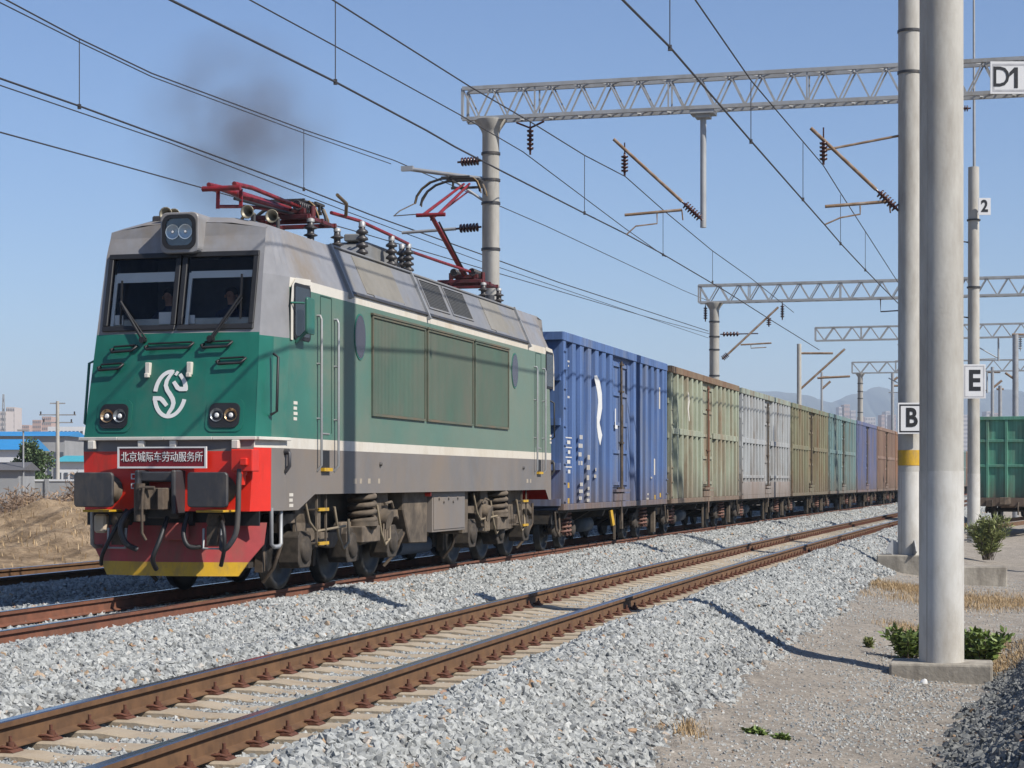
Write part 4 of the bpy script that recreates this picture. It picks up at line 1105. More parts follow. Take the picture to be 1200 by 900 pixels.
# running gear
def wheelset(parent, u, r, xg=.754, name='wheelset', ax=1.0, m=None):
    b = MB()
    for sx in (-1, 1):
        prof = [(-.075, r * .3), (-.075, r * .86), (-.075, r + .028), (-.05, r + .028), (-.035, r + .003), (.055, r - .004), (.06, r * .86), (.02, r * .8), (.0, r * .45), (.04, r * .32), (.09, r * .3)]
        b.lathe((sx * xg, u, r), (sx, 0, 0), prof, 28)
    b.cyl((-ax, u, r), (ax, u, r), .08, n=10)
    return b.build(name, m or M['wheel'], parent)
def loco_bogie(us, mirror):
    t = bpy.data.objects.new('bogie', None); C.objects.link(t); t.parent = loco; t.location = (0, us[1], 0)
    S = -1 if mirror else 1
    w = [u - us[1] for u in us]
    for u in w: wheelset(t, u, .59, ax=1.08)
    b = MB()
    for sx in (-1, 1):
        side = [(w[0] - .9, 1.0), (w[0] - .55, 1.12), (w[0] + .6, 1.12), (w[0] + .9, .82), (w[1] - .5, .8), (w[1] - .2, .95), (w[1] + .4, .95), (w[1] + .7, .8), (w[2] - .7, .82), (w[2] - .4, 1.12), (w[2] + .55, 1.12), (w[2] + .9, 1.0),
                (w[2] + .85, .85), (w[2] + .5, .98), (w[2] - .3, .95), (w[2] - .55, .62), (w[1] + .6, .56), (w[1] + .3, .75), (w[1] - .3, .75), (w[1] - .6, .56), (w[0] + .75, .62), (w[0] + .5, .95), (w[0] - .5, .98), (w[0] - .85, .85)]
        b.prism(side, 0, sx * .98, sx * 1.12)
    for u in (w[0] + 1.0, w[1] + 1.0): b.box(-.98, .98, u - .1, u + .1, .7, .95)
    b.build('bogie_frame', M['tan'], t, bevel=.015)
    for u in w:
        for sx in (-1, 1):
            b = MB(); b.prism([(u - .26, .4), (u - .2, .32), (u + .2, .32), (u + .26, .4), (u + .26, .78), (u + .18, .86), (u - .18, .86), (u - .26, .78)], 0, sx * .88, sx * 1.2)
            b.lathe((sx * 1.19, u, .59), (sx, 0, 0), [(0, .2), (.05, .19), (.07, .12), (.08, .0)], 14)
            b.bar((sx * 1.1, u + .24, .55), (sx * 1.1, u + .75, .72), .1, .12)
            b.build('axle_box', M['axlebox'], t, bevel=.012)
    # body springs
    for sx in (-1, 1):
        u = .42 * S
        b = MB(); b.helix((sx * 1.22, u, 0), .2, .86, 1.42, 4.6, .045, 8); b.build('body_spring', M['tan'], t)
        b = MB(); b.box(min(sx * 1.0, sx * 1.36), max(sx * 1.0, sx * 1.36), u - .38, u + .5, .62, .88); b.cyl((sx * 1.22, u, .88), (sx * 1.22, u, .95), .26, n=14); b.build('spring_seat', M['tan'], t, bevel=.015)
        b = MB()
        b.prism([(u + .75 * S, 1.42), (u + .6 * S, .85), (u + .75 * S, .7), (u + 1.15 * S, .7), (u + 1.3 * S, .95), (u + 1.25 * S, 1.42)], 0, sx * 1.12, sx * 1.24)
        b.cyl((sx * 1.2, u + 1.0 * S, 1.0), (sx * 1.36, u + 1.0 * S, .95), .16, n=14)
        b.tube([(sx * 1.3, u + 1.35 * S, 1.15), (sx * 1.32, u + 1.2 * S, 1.25), (sx * 1.3, u + .9 * S, 1.22)], .025, 6)
        for q in range(4): b.cyl((sx * 1.3, u + (.85 + q * .1) * S, .62), (sx * 1.3, u + (.85 + q * .1) * S, .9), .02, n=6)
        b.build('damper_bracket', M['tan'], t, bevel=.01)
    # brake rigging, sand pipes and hoses in front of the wheels
    for sx in (-1, 1):
        b = MB()
        for u in w:
            b.prism([(u - .72, .95), (u - .6, .95), (u - .62, .3), (u - .72, .28)], 0, sx * .7, sx * .82)
            b.prism([(u + .72, .9), (u + .6, .9), (u + .62, .3), (u + .72, .28)], 0, sx * .7, sx * .82)
        b.tube([(sx * 1.12, w[0] - .9, 1.1), (sx * 1.14, w[0] - .8, .7), (sx * 1.0, w[0] - .75, .35), (sx * .82, w[0] - .7, .14)], .03, 6)
        b.tube([(sx * 1.12, w[2] + .9, 1.1), (sx * 1.14, w[2] + .8, .7), (sx * 1.0, w[2] + .75, .35), (sx * .82, w[2] + .7, .14)], .03, 6)
        b.build('brake_rigging', M['dustybrown'], t)
        b = MB()
        for u0, s_ in ((w[1] + 1.05, 1), (w[0] + 1.1, 1)):
            b.tube([(sx * 1.26, u0, 1.2), (sx * 1.3, u0 + .1, .75), (sx * 1.3, u0 + .3, .55), (sx * 1.3, u0 + .55, .65), (sx * 1.26, u0 + .65, 1.0)], .022, 6)
        b.tube([(sx * 1.3, w[0] - .3, 1.35), (sx * 1.34, w[0] - .2, 1.0), (sx * 1.3, w[0] + .2, .85), (sx * 1.3, w[1] - .6, .9)], .02, 6)
        b.build('air_pipe', mat('tan_hose', (.3, .24, .16), .8), t)
    b = MB(); b.box(-.68, .68, w[0] - .9, w[2] + .9, .35, 1.4); b.box(-.95, .95, w[0] - .7, w[2] + .7, 1.12, 1.4); b.build('traction_motors', M['frame'], t)
    return t
loco_bogie((2.62, 4.72, 6.76), False)
loco_bogie((11.74, 13.85, 15.95), True)
b = MB(); b.box(1.05, 1.3, 8.75, 10.85, .68, 1.4); b.box(1.3, 1.315, 8.8, 10.8, .72, 1.3)
for q in range(5): b.lathe((1.3, 9.1 + q * .3, 1.28 - .06 * (q % 2)), (1, 0, 0), [(0, .03), (.04, .03)], 8)
b.build('equipment_box', M['loco_grey'], loco, bevel=.015)
b = MB(); b.prism([(7.3, 1.42), (7.3, 1.1), (7.7, .52), (8.7, .5), (8.7, 1.42)], 0, .6, 1.22); b.box(.8, 1.25, 10.9, 11.25, .6, 1.42); b.box(-1.2, .6, 7.4, 10.9, .5, 1.42)
b.build('underfloor_tank', M['tan'], loco, bevel=.02)
b = MB(); b.cyl((.5, 9.0, .42), (.5, 10.9, .42), .17, n=14); b.build('air_reservoir', mat('blue_grey_reservoir', (.06, .09, .14), .6), loco)
for rear in (0, 1):
    U = (lambda u: LEN - u) if rear else (lambda u: u)
    b = MB(); u0, u1 = sorted((U(2.78), U(3.2)))
    b.box(1.3, 1.33, u0, u0 + .03, .62, 1.42); b.box(1.3, 1.33, u1 - .03, u1, .62, 1.42)
    for z in (.66, 1.16): b.box(1.1, 1.36, u0, u1, z, z + .02, 0); b.box(1.34, 1.365, u0, u1, z - .012, z + .035, 1)
    b.box(1.08, 1.12, u0 - .35, u1 + .3, .7, 1.42, 2)
    b.build('cab_steps', [M['tan'], M['yellow'], M['tan']], loco)
b = MB(); b.lathe((.9, 8.6, 1.36), (1, 0, 0), [(0, .05), (.42, .04)], 8); b.build('red_valve', M['red'], loco)

# driver in the cab: one continuous skinned body, seated behind the left-hand windscreen
def skin_person(name, loc, rz, joints, bones, label, parent_to=None):
    me = bpy.data.meshes.new(name)
    keys = list(joints); idx = {k: i for i, k in enumerate(keys)}
    me.from_pydata([joints[k][0] for k in keys], [(idx[a], idx[b]) for a, b in bones], [])
    o = bpy.data.objects.new(name, me); C.objects.link(o)
    md = o.modifiers.new('skin', 'SKIN')
    if not me.skin_vertices: me.skin_vertices.new()
    for k in keys:
        r_ = joints[k][1]; me.skin_vertices[0].data[idx[k]].radius = (r_, r_) if not isinstance(r_, tuple) else r_
    me.skin_vertices[0].data[0].use_root = True
    s2 = o.modifiers.new('sub', 'SUBSURF'); s2.levels = 2; s2.render_levels = 2
    me2 = bpy.data.meshes.new_from_object(o.evaluated_get(bpy.context.evaluated_depsgraph_get()))
    bpy.data.objects.remove(o)
    me2.name = name
    o = bpy.data.objects.new(name, me2); C.objects.link(o)
    o.location = loc; o.rotation_euler = (0, 0, rz)
    return o
def driver(dx, lean, label):
    J = {'pelvis': ((0, 0, .0), (.15, .11)), 'waist': ((0, -.02, .2), (.14, .1)), 'chest': ((0, -.04, .42), (.17, .11)), 'neckb': ((0, -.04, .56), (.08, .07)), 'neck': ((0, -.05, .63), .052), 'head': ((0, -.08, .74), (.075, .09)), 'crown': ((0, -.07, .82), (.065, .08)),
         'shL': ((-.19, -.04, .5), .065), 'elL': ((-.25, -.2, .26), .045), 'wrL': ((-.14, -.42, .26), .032), 'haL': ((-.11, -.5, .27), .036),
         'shR': ((.19, -.04, .5), .065), 'elR': ((.25, -.2, .26), .045), 'wrR': ((.14, -.42, .26), .032), 'haR': ((.11, -.5, .27), .036),
         'hipL': ((-.1, -.06, -.02), .09), 'knL': ((-.12, -.45, .0), .07), 'anL': ((-.12, -.42, -.42), .05), 'hipR': ((.1, -.06, -.02), .09), 'knR': ((.12, -.45, .0), .07), 'anR': ((.12, -.42, -.42), .05)}
    B = [('pelvis', 'waist'), ('waist', 'chest'), ('chest', 'neckb'), ('neckb', 'neck'), ('neck', 'head'), ('head', 'crown'), ('chest', 'shL'), ('shL', 'elL'), ('elL', 'wrL'), ('wrL', 'haL'), ('chest', 'shR'), ('shR', 'elR'), ('elR', 'wrR'), ('wrR', 'haR'), ('pelvis', 'hipL'), ('hipL', 'knL'), ('knL', 'anL'), ('pelvis', 'hipR'), ('hipR', 'knR'), ('knR', 'anR')]
    w = loco.matrix_basis @ Vector((dx, 1.95, 3.52))
    o = skin_person('person', w, loco.rotation_euler[2], J, B, label)
    me = o.data
    for m in (M['cloth'], M['skin'], M['hair']): me.materials.append(m)
    for p in me.polygons:
        c = p.center; p.use_smooth = True
        p.material_index = 1 if (c.z > .6 or (c.y < -.44 and c.z > .15)) else 0
    # hair cap and face
    hb = MB(); prof = [(0, .0), (.0, .078), (-.03, .088), (-.07, .09), (-.1, .085)]
    hb.lathe((0, -.055, .855), (0, -.12, 1), [(-.105, .088), (-.06, .092), (-.02, .08), (.012, .045), (.02, .005)], 14)
    h_ = hb.build('hair', M['hair'], o)
    fb = MB()
    for s_ in (-1, 1): fb.lathe((s_ * .032, -.165, .75), (0, -1, 0), [(-.01, .004), (0, .012), (.006, .008)], 8); fb.lathe((s_ * .083, -.07, .73), (s_, 0, 0), [(0, .02), (.012, .024), (.016, .01)], 8)
    fb.build('eyes_and_ears', M['skin'], o)
    nb = MB(); nb.prism([(-.16, .76), (-.19, .715), (-.16, .705)], 0, -.012, .012); nb.box(-.02, .02, -.168, -.155, .672, .68); nb.build('nose_and_mouth', M['skin'], o)
    return tag(o, label, 'person')
driver(-.62, 0, 'driver in dark blue uniform seated behind the left windscreen of the green locomotive')
driver(.35, 0, 'second crew member in dark blue uniform behind the right windscreen of the green locomotive')
# ================================================================== GOODS WAGONS   same local axes as the locomotive
SPR = mat('reddish_spring_steel', (.2, .1, .075), .8, var=.2)
def wagon_bogie(parent, u, tint):
    t = bpy.data.objects.new('bogie', None); C.objects.link(t); t.parent = parent; t.location = (0, u, 0)
    for d in (-.9, .9): wheelset(t, d, .44, ax=1.05)
    b = MB()
    for sx in (-1, 1):
        b.prism([(-1.15, .52), (-1.1, .66), (-.6, .74), (-.32, .92), (.32, .92), (.6, .74), (1.1, .66), (1.15, .52), (.98, .38), (.72, .5), (.36, .3), (-.36, .3), (-.72, .5), (-.98, .38)], 0, sx * .96, sx * 1.06)
        for d in (-.9, .9): b.lathe((sx * 1.04, d, .45), (sx, 0, 0), [(0, .16), (.06, .15), (.09, .09), (.1, .0)], 12)
    b.box(-1.0, 1.0, -.18, .18, .6, .92)
    b.build('side_frame', tint, t, bevel=.012)
    for sx in (-1, 1):
        b = MB()
        for d in (-.16, .16): b.helix((sx * 1.1, d, 0), .1, .34, .84, 5, .028, 6)
        b.build('bolster_spring', SPR, t)
    return t
def wagon(s0, s1, style, label, group='open goods wagons coupled behind the locomotive', detail=True):
    """open wagon between arc positions s0 and s1 (measured from the locomotive's front reference)"""
    Ya, Yb = Yat(S0 + s0), Yat(S0 + s1)
    a = pt(Ya, T1); c = pt(Yb, T1); d = (c - a).normalized(); L_ = (c - a).length
    t = thing('open_wagon', (a.x, a.y, 0), -math.atan2(d.x, d.y), label, 'wagon', group)
    return wagon_parts(t, L_, style, detail)
def wagon_parts(t, L_, st, detail=True):
    col = st['mat']; top = st.get('top', col); low = st.get('low', col)
    ZB, ZT = .93, st.get('zt', 4.95); X0, X1_ = 1.385, 1.49
    g = .28; y0, y1 = g, L_ - g; ym = (y0 + y1) / 2; dw = st.get('dw', .95)
    for sx in (1, -1):
        b = MB()
        q = lambda x0, x1: (min(sx * x0, sx * x1), max(sx * x0, sx * x1))
        b.box(*q(X0 - .02, X0), y0 + .05, y1 - .05, ZB + .1, ZT - .1, 0)
        b.box(*q(X0 - .03, X1_ + .02), y0, y1, ZT - .2, ZT, 1)
        b.box(*q(X0 - .03, X1_ + .01), y0, y1, ZB, ZB + .14, 2)
        for u in (y0, y1 - .22): b.box(*q(X0 - .02, X1_ + .004), u, u + .22, ZB + .14, ZT - .2, 0)
        n = st.get('ribs', 6)
        for a, c in ((y0 + .22, ym - dw), (ym + dw, y1 - .22)):
            for k in range(1, n + 1):
                u = a + (c - a) * k / (n + .35)
                w = st.get('rw', .2)
                b.prism([(X0 * sx, u - w / 2 - .025), (X1_ * sx, u - w / 2), (X1_ * sx, u + w / 2), (X0 * sx, u + w / 2 + .025)], 2, ZB + .14, ZT - .2, 0)
            if st.get('mid'):
                b.box(*q(X0, X1_ + .012), a, c + (.0 if c < ym else .0), ZB + 2.02, ZB + 2.2, 0)
            if st.get('low_rail'): b.box(*q(X0, X1_ + .01), a, c, ZB + .75, ZB + .86, 0)
            if st.get('skirt'): b.box(*q(X0, X1_ + .006), a, c, ZB + .14, ZB + .62, 2)
        b.build('side_wall', [col, top, low], t, bevel=.008 if detail else 0)
    for e, u in enumerate((y0, y1)):
        b = MB(); s = -1 if e == 0 else 1
        b.box(-X0, X0, min(u, u - s * .04), max(u, u - s * .04), ZB + .1, ZT - .05, 0)
        for z in (ZB + .1, ZB + .9, ZB + 1.9, ZB + 2.9): b.box(-X0 - .04, X0 + .04, min(u, u + s * .1), max(u, u + s * .1), z, z + .16, 0)
        b.box(-X1_, X1_, min(u, u + s * .1), max(u, u + s * .1), ZT - .18, ZT - .003, 1)
        for x in (-.7, 0, .7): b.box(x - .08, x + .08, min(u, u + s * .08), max(u, u + s * .08), ZB + .26, ZT - .18, 0)
        b.build('end_wall', [col, top], t)
    # door: two leaves with straps, centre locking bar
    dt = st.get('door', col)
    for k, (a, c) in enumerate(((ym - dw + .05, ym - .03), (ym + .03, ym + dw - .05))):
        b = MB()
        b.box(X0, X0 + .035, a, c, ZB + .5, ZT - .32, 0)
        for z in (ZB + .55, ZB + 1.35, ZB + 2.05, ZB + 2.8, ZT - .45): b.box(X0 + .03, X0 + .075, a, c, z, z + .09, 0)
        for u in (a, c - .07): b.box(X0 + .03, X0 + .07, u, u + .07, ZB + .5, ZT - .32, 0)
        b.build('door', dt, t)
    b = MB()
    b.cyl((X1_, ym - .02, ZB - .35), (X1_, ym - .02, ZT - .3), .028, n=8, m=0); b.cyl((X1_, ym + .12, ZB + .2), (X1_, ym + .12, ZB + 2.6), .022, n=8, m=0)
    for z in (ZB + .45, ZB + 1.6, ZB + 2.9, ZT - .4): b.box(X0 + .03, X1_ + .03, ym - .1, ym + .2, z, z + .05, 0)
    b.box(X0, X1_ + .02, ym - dw, ym + dw, ZB + .16, ZB + .34, 1); b.box(X0, X1_ + .05, ym - dw * .9, ym + dw * .9, ZB + .38, ZB + .45, 1)
    b.build('door_lock', [st.get('lock', M['dustybrown']), low], t)
    # ladder on the leading corner, handrail
    b = MB()
    for z in np.arange(ZB + .2, ZT - .3, .42): b.bar((X1_ + .03, y0 + .0, z), (X1_ + .03, y0 + .2, z), .02, .02)
    b.bar((X1_ + .03, y1 - .2, ZB + .3), (X1_ + .03, y1 - .02, ZB + .3), .02, .02); b.bar((X1_ + .03, y1 - .2, ZB + .7), (X1_ + .03, y1 - .02, ZB + .7), .02, .02)
    b.build('ladder_rungs', col, t)
    # frame below
    b = MB()
    b.box(-.28, .28, y0 - .15, y1 + .15, .62, ZB); b.box(-1.35, 1.35, y0, y1, ZB - .06, ZB)
    for u in (y0 + .9, ym - 1.4, ym + 1.4, y1 - .9): b.prism([(-1.36, ZB - .06), (1.36, ZB - .06), (1.3, ZB - .2), (.3, .6), (-.3, .6), (-1.3, ZB - .2)], 1, u - .08, u + .08)
    b.box(-1.2, 1.2, y0 - .02, y0 + .2, .62, ZB); b.box(-1.2, 1.2, y1 - .2, y1 + .02, .62, ZB)
    for e, u in ((-1, y0), (1, y1)): b.box(-.14, .14, min(u, u + e * .42), max(u, u + e * .42), .72, .98); 
    for u in (ym - 2.0, ym + 2.1): b.bar((1.15, u, .9), (.3, u + .4, .45), .05, .05)
    b.box(-1.3, -1.1, ym - 2.6, ym + 2.6, .6, ZB - .05)
    b.build('underframe', M['frame'], t)
    for u in (y0 + 1.75, y1 - 1.75): wagon_bogie(t, u, st.get('bogie', M['axlebox']))
    if detail:
        b = MB(); b.lathe((.55, ym - .9, .5), (0, 1, 0), [(0, .05), (.03, .2), (1.0, .2), (1.03, .05)], 12); b.build('air_cylinder', mat('blue_grey_cylinder', (.075, .1, .13), .6), t)
        b = MB(); b.box(1.28, 1.33, ym - .05, ym, .1, ZB); b.box(1.2, 1.3, y1 - .95, y1 - .75, .15, ZB); b.box(1.25, 1.32, ym + .9, ym + 1.0, .35, ZB)
        b.build('brake_hanger', M['tan'], t)
        if st.get('pin'):
          b = MB(); b.bar((1.42, ym - 1.0, .85), (1.46, ym - .9, .48), .06, .1); b.build('door_pin', M['yellow'], t)
        b = MB(); b.tube([(1.3, y0 - .05, .9), (1.34, y0 - .1, .5), (1.34, y0 + .1, .38), (1.34, y0 + .26, .5), (1.3, y0 + .3, .9)], .025, 6); b.build('foot_stirrup', M['dustybrown'], t)
    return t
def wpaint(name, c, rust=.35, dirtc=(.2, .1, .055), ds_=1.1, var=.16):
    if name in MATS: return MATS[name]
    m = mat(name, c, .7, var=var, scale=1.3, stretch=(1, 1, .3), dirt=dirtc, damt=rust, dscale=ds_, dstretch=(1, 1, .3), bump=.08, bscale=2)
    # grime splashed up from the track and rust creeping along the lower edges
    nt, N, L, b = nodes_of(m)
    src = b.inputs['Base Color'].links[0].from_socket
    tc = N.new('ShaderNodeTexCoord'); sx = N.new('ShaderNodeSeparateXYZ'); L.new(tc.outputs['Object'], sx.inputs[0])
    mp = N.new('ShaderNodeMapping'); mp.inputs['Scale'].default_value = (3, 3, .5); L.new(tc.outputs['Object'], mp.inputs['Vector'])
    n = N.new('ShaderNodeTexNoise'); n.inputs['Scale'].default_value = 1.6; n.inputs['Detail'].default_value = 6; L.new(mp.outputs[0], n.inputs['Vector'])
    mr = N.new('ShaderNodeMapRange'); mr.inputs[1].default_value = 2.3; mr.inputs[2].default_value = .9; L.new(sx.outputs[2], mr.inputs[0])
    ad = N.new('ShaderNodeMath'); ad.operation = 'MULTIPLY'; L.new(mr.outputs[0], ad.inputs[0]); L.new(n.outputs['Fac'], ad.inputs[1])
    m2 = N.new('ShaderNodeMapRange'); m2.inputs[1].default_value = .12; m2.inputs[2].default_value = .6; m2.inputs[4].default_value = .85; L.new(ad.outputs[0], m2.inputs[0])
    mx = N.new('ShaderNodeMix'); mx.data_type = 'RGBA'; L.new(m2.outputs[0], mx.inputs[0]); L.new(src, mx.inputs[6]); mx.inputs[7].default_value = (.13, .095, .07, 1)
    # fine vertical streaks
    mp2 = N.new('ShaderNodeMapping'); mp2.inputs['Scale'].default_value = (9, 9, .25); L.new(tc.outputs['Object'], mp2.inputs['Vector'])
    n2 = N.new('ShaderNodeTexNoise'); n2.inputs['Scale'].default_value = 1.3; n2.inputs['Detail'].default_value = 5; L.new(mp2.outputs[0], n2.inputs['Vector'])
    r2 = N.new('ShaderNodeMapRange'); r2.inputs[1].default_value = .35; r2.inputs[2].default_value = .65; r2.inputs[3].default_value = .74; r2.inputs[4].default_value = 1.1; L.new(n2.outputs['Fac'], r2.inputs[0])
    mu = N.new('ShaderNodeMix'); mu.data_type = 'RGBA'; mu.blend_type = 'MULTIPLY'; mu.inputs[0].default_value = 1; L.new(mx.outputs[2], mu.inputs[6]); L.new(r2.outputs[0], mu.inputs[7])
    L.new(mu.outputs[2], b.inputs['Base Color'])
    return m
W = {
 'blue': dict(pin=1, mat=wpaint('cobalt_blue_wagon_paint', (.09, .17, .38), .3, (.2, .22, .27)), low=wpaint('grubby_blue_sill', (.14, .16, .25), .5), ribs=6, rw=.34, dw=.95, zt=4.92, lock=M['dustybrown']),
 'sage': dict(mat=wpaint('faded_sage_green_wagon_paint', (.37, .405, .3), .38, (.25, .15, .085)), top=wpaint('rusty_sage_top_rail', (.24, .18, .11), .7), low=wpaint('rusty_sage_sill', (.33, .27, .19), .65), mid=True, ribs=6, rw=.26, dw=.95, zt=4.92, lock=wpaint('rusty_lock', (.22, .09, .05), .3)),
 'grey': dict(mat=wpaint('pale_grey_wagon_paint', (.43, .445, .445), .3, (.22, .17, .13)), top=wpaint('pale_green_top_rail', (.33, .37, .3), .4), low=wpaint('pinkish_grey_sill', (.42, .38, .35), .3), mid=True, skirt=True, low_rail=True, ribs=7, rw=.24, dw=.8, zt=4.9),
 'olive': dict(mat=wpaint('olive_wagon_paint', (.25, .245, .15), .45, (.22, .13, .07)), top=wpaint('dull_green_top_rail', (.22, .26, .17), .5), mid=True, ribs=6, rw=.26, dw=.85, zt=4.9),
 'teal': dict(mat=wpaint('faded_teal_wagon_paint', (.17, .285, .285), .45, (.24, .22, .17)), low=wpaint('dusty_teal_sill', (.27, .3, .27), .5), mid=True, ribs=6, rw=.26, dw=.85, zt=4.92),
 'violet': dict(mat=wpaint('violet_blue_wagon_paint', (.115, .15, .3), .45, (.25, .2, .2)), low=wpaint('pinkish_blue_sill', (.25, .2, .25), .5), ribs=6, rw=.3, dw=.85, zt=4.95),
 'brown': dict(mat=wpaint('rust_brown_wagon_paint', (.235, .14, .1), .5, (.35, .25, .18)), mid=True, ribs=6, rw=.26, dw=.85, zt=4.95),
 'orange': dict(mat=wpaint('orange_wagon_paint', (.36, .19, .105), .45, (.35, .25, .18)), mid=True, ribs=6, rw=.26, dw=.85, zt=4.95),
}
blue = wagon(17.95, 31.15, W['blue'], 'cobalt blue open wagon with a white curved mark, first behind the green locomotive')
# markings of the blue wagon
Lb = 13.2; ymb = Lb / 2
b = MB(); XO = 1.493
b.ribbon([(3.42, 4.06), (3.62, 4.0), (3.86, 3.84), (4.02, 3.62), (4.04, 3.4), (3.92, 3.2), (3.82, 3.05), (3.82, 2.92), (3.94, 2.76), (4.15, 2.57)], [.08, .26, .4, .46, .44, .36, .3, .3, .36, .34], lambda x, y, d: (XO + d, x, y), .006)
b.build('white_mark', M['purewhite'], blue)
b = MB()
def dashes(u, z, n, w, h, gap):
    for k in range(n): (lambda nn: [b.box(XO, XO + .004, u + w * i / nn, u + w * (i + .62) / nn, z - k * gap - h * .8, z - k * gap) for i in range(nn) if (i * 5 + k * 3) % 7])(max(2, int(w / .085)))
dashes(.55, 4.3, 1, .3, .05, .1); dashes(.6, 4.2, 1, .2, .05, .1); dashes(.55, 3.5, 1, .3, .06, .1)
for k in range(4): b.box(XO, XO + .004, .45, 1.05, 2.55 - k * .22, 2.575 - k * .22)
for k in range(4): b.box(XO, XO + .004, .6 + .08 * (k % 2), .9, 2.5 - k * .22, 2.4 - k * .22 + .02)
dashes(1.75, 2.65, 4, .42, .12, .2); dashes(1.8, 1.55, 3, .4, .1, .16); dashes(2.6, 2.2, 3, .34, .14, .24); dashes(2.6, 1.45, 3, .3, .09, .14); dashes(3.4, 1.9, 2, .25, .1, .16)
dashes(10.4, 1.7, 1, .3, .06, .1); dashes(9.9, 1.25, 2, .3, .06, .12); b.box(XO, XO + .004, 10.95, 11.1, 1.75, 2.2); b.box(XO, XO + .004, 11.7, 11.85, 3.6, 4.2)
b.build('stencil', M['white'], blue)
b = MB(); b.box(1.478, 1.482, 5.85, 5.95, 2.9, 3.4); b.box(1.478, 1.482, 5.95, 6.15, 2.9, 2.99); b.build('white_mark', M['purewhite'], blue)
b = MB()
for u, z in ((.65, 1.55), (.65, 1.2), (11.0, 1.2), (11.8, 1.25)): b.box(XO, XO + .005, u, u + .16, z - .12, z)
b.build('reflector_patch', M['yellow'], blue)
sage = wagon(31.3, 44.7, W['sage'], 'faded sage green open wagon with a rusty brown top rail, second in the train')
b = MB(); b.ribbon([(3.0, 4.25), (3.15, 4.0), (3.0, 3.75), (3.2, 3.4)], [.1, .2, .2, .1], lambda x, y, d: (1.493 + d, x, y), .005); b.build('white_mark', M['white'], sage)
grey = wagon(44.9, 58.6, W['grey'], 'pale grey open wagon, third in the train behind the sage green one')
olive = wagon(58.8, 72.6, W['olive'], 'olive open wagon between the pale grey and the teal wagons')
teal = wagon(72.8, 86.0, W['teal'], 'faded teal open wagon between the olive and the violet blue wagons')
violet = wagon(86.2, 98.2, W['violet'], 'violet blue open wagon between the teal and the rust brown wagons')
brown = wagon(98.4, 111.6, W['brown'], 'rust brown open wagon between the violet blue and the orange wagons')
orange = wagon(111.8, 125.0, W['orange'], 'orange open wagon partly behind the B pole, after the rust brown one')
far_lab = 'open wagon of the far end of the train, beyond the orange wagon'
s_ = 125.2; k_ = 0
while s_ < 225:
    src = (olive, teal, brown, sage)[k_ % 4]
    Ya, Yb = Yat(S0 + s_), Yat(S0 + s_ + 13.3); a = pt(Ya, T1); c = pt(Yb, T1); d = c - a
    o = copy_tree(src); o.location = (a.x, a.y, 0); o.rotation_euler = (0, 0, -math.atan2(d.x, d.y)); o['label'] = far_lab
    s_ += 13.4; k_ += 1

# green wagon standing on the far right, end wall towards the camera
gp = at(1198, 606, 84); gp.z = 0
gw = thing('open_wagon', (gp.x, 86.5, -.16), -.40, 'bright green open wagon standing alone at the right edge, its ribbed end facing the camera', 'wagon')
GM = wpaint('bright_green_wagon_paint', (.13, .38, .26), .3, (.2, .22, .16)); GL = wpaint('dusty_green_sill', (.3, .22, .15), .5)
b = MB(); ZB, ZT = 1.0, 4.45
b.box(-1.5, 1.5, 0, .05, ZB, ZT, 0)
for x in (-1.5, -.92, -.1, .75, 1.38): b.box(x, x + .12, -.1, 0, ZB, ZT, 0)
for z in (ZB + 1.35, ZB + 2.45): b.box(-1.38, 1.38, -.085, 0, z, z + .12, 0)
b.box(-1.52, 1.52, -.12, .06, ZT - .02, ZT + .13, 0)
b.build('end_wall', GM, gw, bevel=.008)
for sx in (-1, 1):
    b = MB(); b.box(min(sx * 1.42, sx * 1.46), max(sx * 1.42, sx * 1.46), .05, 12.5, ZB, ZT)
    for k in range(9): b.box(min(sx * 1.46, sx * 1.54), max(sx * 1.46, sx * 1.54), .05 + k * 1.53, .2 + k * 1.53, ZB, ZT)
    b.box(min(sx * 1.42, sx * 1.54), max(sx * 1.42, sx * 1.54), .05, 12.5, ZT, ZT + .12)
    b.build('side_wall', GM, gw)
b = MB(); b.box(-1.5, 1.5, -.14, .05, .62, ZB - .003); b.box(-1.4, 1.4, 0, 12.5, .85, ZB - .02); b.box(-.3, .3, 0, 12.5, .55, .85); b.build('underframe', GL, gw)
b = MB(); b.box(-.18, .18, -.7, -.1, .72, 1.0); b.prism([(-.2, -.95), (.02, -.9), (.2, -.72), (.2, -.6), (-.2, -.6)], 2, .7, 1.02); b.box(-.9, -.6, -.3, -.12, .6, .9); b.tube([(.5, -.15, .8), (.5, -.35, .6), (.52, -.4, .25)], .04, 8)
b.build('coupler', M['dustybrown'], gw, bevel=.02)
for u in (1.9, 10.6): wagon_bogie(gw, u, M['frame'])
tg = thing('railway_track', (0, 0, 0), 0, 'short stretch of siding under the bright green wagon', 'railway track')
for s in (-.754, .754):
    ca, sa = math.cos(-.40), math.sin(-.40)
    P_ = lambda l, u: (gp.x + l * ca - u * sa, 86.5 + l * sa + u * ca)
    b = MB(); x0, y0_ = P_(s, -14); x1, y1_ = P_(s, 40); b.bar((x0, y0_, -.25), (x1, y1_, -.25), .07, .17); b.build('rail', M['rust'], tg)

